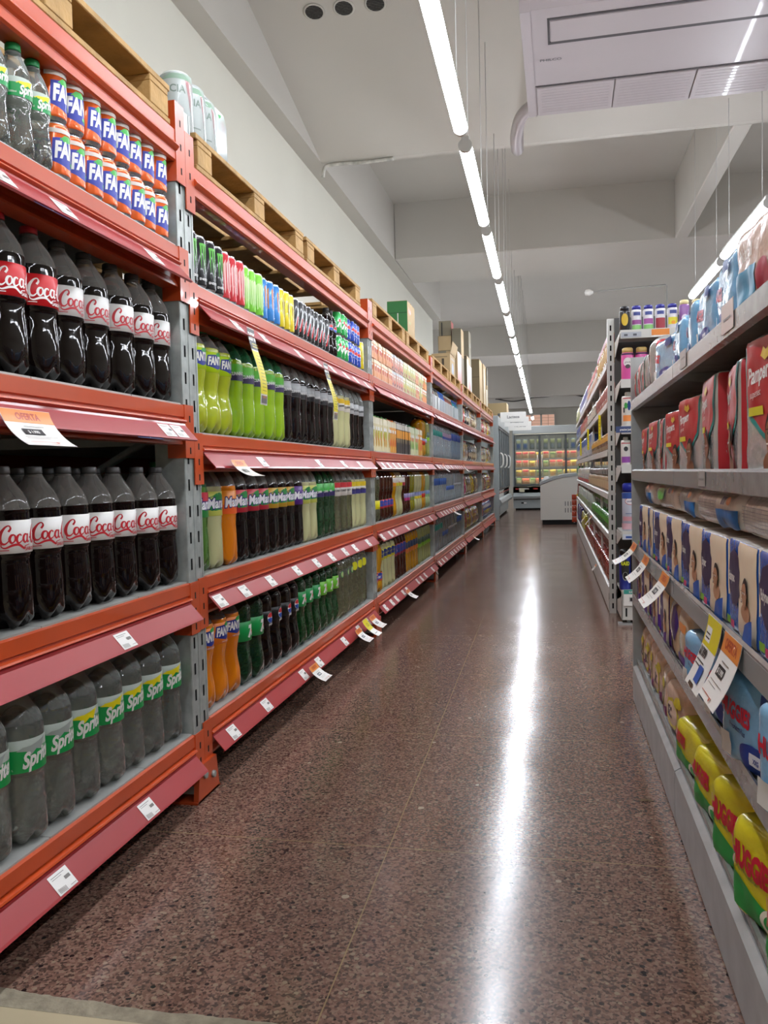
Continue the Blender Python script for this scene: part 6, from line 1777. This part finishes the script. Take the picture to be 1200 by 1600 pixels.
# ------------------------------------------------------------------ freezers at the end of the aisle
FZ = pm('freezer_grey', '#9fa6a7', .4)
FZD = pm('freezer_dark', '#4c5052', .45)
FZL = pm('freezer_pale', '#a9adac', .4)
GLASS = clear_mat('freezer_glass', '#cfd8da', .93, .03)
FLED = pm('freezer_led', '#ffffff', .5, emis='#fff4dc', es=FREEZER_LIGHT)
INN = pm('freezer_liner', '#d0d2cc', .5)
def upright_freezer(L, depth, doors, z_base=.25, glass0=.55, glass1=1.72, H=1.93):
    """front looks along -Y; runs along X from 0 to L"""
    o = empty('glass_door_freezer')
    ch = []
    m = MB().bbox(0, L, .02, depth, .04, z_base - .01, FZ, .006)
    m.box(.62, .84, .012, .02, .07, .22, FZD)
    for k in range(7):
        m.box(.62, .84, .008, .014, .08 + .02 * k, .084 + .02 * k, FZL)
    m.box(.18, .24, .012, .02, .15, .18, DARK).box(.24, .30, .012, .02, .15, .18, WHITE)
    m.box(.05, L - .05, .06, depth, 0, .04, DARK)
    ch.append(m.build('base', o))
    m = MB().prism([(.0, z_base), (-.06, z_base + .02), (-.08, z_base + .07), (-.05, z_base + .13), (0, z_base + .15), (.0, glass0 - .01), (.06, glass0 - .01), (.06, z_base)], 0, L, FZ, axis='x')
    for k in range(int(L / .2)):
        m.box(.06 + k * .2, .16 + k * .2, -.003, .0, .475, .505, ink('#b5352f') if k % 3 != 1 else ink('#c9c6c0'))
    ch.append(m.build('bumper', o))
    m = MB().box(0, L, depth - .03, depth, z_base, H, INN).box(0, .03, 0, depth, z_base, H, FZ).box(L - .03, L, 0, depth, z_base, H, FZ).box(.03, L - .03, .0, depth - .03, z_base, glass0 - .01, INN)
    ch.append(m.build('cabinet', o))
    ch.append(MB().bbox(0, L, -.03, depth, glass1 + .03, H, FZL, .01).build('canopy', o))
    zs = (.60, .77, .985, 1.18, 1.39)
    for z in zs[1:]:
        ch.append(MB().box(.035, L - .035, .12, depth - .03, z - .012, z, INN).box(.035, L - .035, .11, .12, z - .03, z + .004, WHITE).build('shelf', o))
    led = MB()
    for z in zs[1:] + (1.74,):
        led.box(.06, L - .06, .13, .15, z - .022, z - .014, FLED)
    ch.append(led.build('led_strip', o))
    dw = (L - .06) / doors
    for k in range(doors):
        a = .03 + k * dw
        m = MB().box(a, a + .025, -.02, .02, glass0, glass1 + .02, FZD).box(a + dw - .025, a + dw, -.02, .02, glass0, glass1 + .02, FZD).box(a + .025, a + dw - .025, -.02, .02, glass0, glass0 + .03, FZD).box(a + .025, a + dw - .025, -.02, .02, glass1 - .01, glass1 + .02, FZD)
        d = m.build('door', o)
        g = MB().box(a + .025, a + dw - .025, -.003, .003, glass0 + .03, glass1 - .01, GLASS).build('glass_pane', d)
        hx = a + (.05 if k % 2 else dw - .05)
        h = MB().tube(cr([(hx, -.02, .98), (hx, -.06, 1.02), (hx, -.07, 1.12), (hx, -.06, 1.22), (hx, -.02, 1.26)]), .012, CAPW, 8).build('handle', d)
        adopt(d, g, h)
        ch.append(d)
    adopt(o, *ch)
    return o, zs
def frozen(key, w, h, bg, c1, c2):
    def mk():
        return pillow('frozen_bag', w, h, .05, pm('frozen_' + key, bg, .4), [(sh_rect(-w * .4, h * .62, w * .4, h * .92), ink(c1)), (sh_ell(0, h * .34, w * .32, h * .2), ink(c2))], ord(key[0]), wr=.002, n=8)
    return mk
FR = {'r': (frozen('red', .15, .17, '#cbb28c', '#b23a3e', '#b98a62'), 'red and cream frozen food bag'), 'g': (frozen('green', .12, .15, '#a8a878', '#5f8448', '#c4bc8e'), 'green frozen vegetable bag'), 'y': (frozen('yellow', .14, .15, '#cdb57a', '#cdb84a', '#c08a52'), 'yellow frozen food bag'), 'd': (frozen('dark', .11, .24, '#6f7a6a', '#9aa66a', '#7f8a92'), 'dark tall frozen bag'), 'b': (frozen('blue', .11, .24, '#6f8aa4', '#c9cf9a', '#2f5fae'), 'blue and white tall frozen bag'), 'o': (frozen('orange', .17, .13, '#c98a5a', '#b0523c', '#cf9a68'), 'orange round frozen pack')}
FSRC = {}
FCOUNT = {}
def ffill(ox, oy, rz, zs, layout, who):
    for lev, s in enumerate(layout):
        x = .13
        for c in s:
            if c != ' ':
                if c not in FSRC:
                    FSRC[c] = FR[c][0]()
                    o = FSRC[c]
                else:
                    o = copy_tree(FSRC[c])
                lx, ly = x, .20
                o.location = (ox + lx * math.cos(rz) - ly * math.sin(rz), oy + lx * math.sin(rz) + ly * math.cos(rz), zs[lev] + .004)
                o.rotation_euler = (0, 0, rz - math.pi / 2 + rr.uniform(-.1, .1))
                q = (who, c, lev)
                FCOUNT[q] = FCOUNT.get(q, 0) + 1
                tag(o, '%s, %s such on the %s shelf of the %s' % (FR[c][1], ORD[FCOUNT[q] - 1], SHELF[lev], who), 'frozen food', '%ss, %s shelf of the %s' % (FR[c][1], SHELF[lev], who))
            x += .155
o, zs = upright_freezer(2.4, .75, 4)
o.location = (-.94, 19.4, 0)
tag(o, 'grey glass-door freezer facing down the aisle, full of frozen bags', 'freezer')
ffill(-.94, 19.4, 0, zs, ['gogoogygyogygo', 'yryggygyygoyyg', 'rryrgrroyrgryr', 'rrryrgrrryrrrg', 'bbddddddbbddbb'], 'aisle-end freezer')
tag(MB().box(-.06, .06, -.004, 0, 0, .09, pm('tag_cream', '#d0cbb0', .5)).build('price_card', loc=(-.74, 19.33, .42)), 'cream price card on the freezer bumper', 'price card')
o2, zs = upright_freezer(3.9, .75, 6)
o2.location = (-1.03, 15.42, 0)
o2.rotation_euler = (0, 0, math.pi / 2)
tag(o2, 'grey glass-door freezer standing in line with the orange rack', 'freezer')
ffill(-1.03, 15.42, math.pi / 2, zs, ['ggogyogogygo', 'ygyrygyrgygy', 'yryrygrygryy', 'rgryrygrygry', 'bdbdbbddbdbb'], 'rack-side freezer')
adopt(o2, MB().bbox(-.035, -.005, -.03, .92, .0, 1.93, FZ, .006).build('side_panel', o2))
for k, (x, y, z, tx) in enumerate(((-.99, 15.9, 1.83, 'Lacteos'), (-.97, 16.9, 1.80, 'Untables'), (-.95, 18.0, 1.77, 'Yogures'))):
    m = MB().bbox(0, .48, -.003, .003, 0, .19, PAPER, .002).decals([(sh_text(tx, .24, .075, .055, align='c', bold=.02), ink('#55555a'))], lambda u, v, q: (u, -.003 - q, v), .001)
    o = m.build('hanging_sign', loc=(x, y, z))
    a = MB().box(-.05, 0, -.01, .01, .12, .17, FZD).build('bracket', o)
    adopt(o, a)
    tag(o, 'white sign projecting over the rack-side freezer, %s of three' % ('highest', 'middle', 'lowest')[k], 'sign', 'signs over the rack-side freezer')
cbox('cardboard_box', -1.55, -.95, 17.4, 18.1, 1.932, 2.32, CARD, 'brown carton lying on top of the rack-side freezer', side=[(U(-.99, .01, .99, .99), ink('#9a8560'))])
# white chest freezer, end towards the viewer
CW = pm('chest_white', '#cfcfc8', .35)
o = empty('chest_freezer', (-.235, 14.1, 0))
prof = [(0, .08), (0, .66), (.10, .70), (.22, .745), (.38, .785), (.60, .805), (.82, .785), (.90, .75), (.90, .08)]
m = MB().prism(prof, 0, 1.5, CW)
for r_ in range(2):
    for c_ in range(9):
        m.box(.40 + .045 * c_, .412 + .045 * c_, -.002, 0, .20 + .11 * r_, .275 + .11 * r_, FZD)
m.box(.15, .80, -.0015, 0, .325 + .11, .3265 + .11, FZL)
a = m.build('cabinet', o)
b = MB().prism([(p[0] * 1.02 - .01, p[1] + .003) for p in prof[1:-1]] + [(p[0] * 1.02 - .01, p[1] + .05) for p in prof[1:-1]][::-1], -.01, 1.51, FZ).build('rim', o)
c = MB().box(.03, .87, .02, 1.48, 0, .08, DARK).build('plinth', o)
t = MB().decals([(sh_poly([(-.045, 0), (.045, 0), (0, .08)], .1), ink('#c9b22f')), (sh_poly([(-.012, .012), (.006, .012), (.014, .035), (.002, .055), (-.006, .035)], .1), ink('#2f2f2c'))], lambda u, v, q: (.62 + u, -q, .47 + v), .0012, .0008).build('warning_sticker', o)
l = MB().box(.12, .80, .1, 1.4, .81, .815, GLASS).build('lid', o)
adopt(o, a, b, c, t, l)
tag(o, 'white chest freezer with curved grey rim, its vented end facing the aisle', 'freezer')
m = MB()
tag(pillow('plastic_bag', .16, .16, .06, pm('white_bag', '#c4c8c6', .4), [], 77, wr=.02, n=10), 'crumpled white bag on the corner of the chest freezer', 'bag')
q = sc.collection.objects[-1]
q.location = (-.22, 14.3, .70)
q.rotation_euler = (.3, .9, .4)
# dry leaf on the terrazzo
leaf = MB().add([(-.02, 0, .001), (-.01, .009, .004), (.008, .010, .003), (.022, .002, .001), (.006, -.008, .004), (-.012, -.007, .002), (.0, .001, .006)], [(0, 5, 6), (5, 4, 6), (4, 3, 6), (3, 2, 6), (2, 1, 6), (1, 0, 6)], pm('dry_leaf', '#5f4a30', .8))
tag(leaf.build('dry_leaf', loc=(.235, 2.33, 0)), 'small dry brown leaf on the floor by the silver plinth', 'leaf')
bpy.context.view_layer.update()
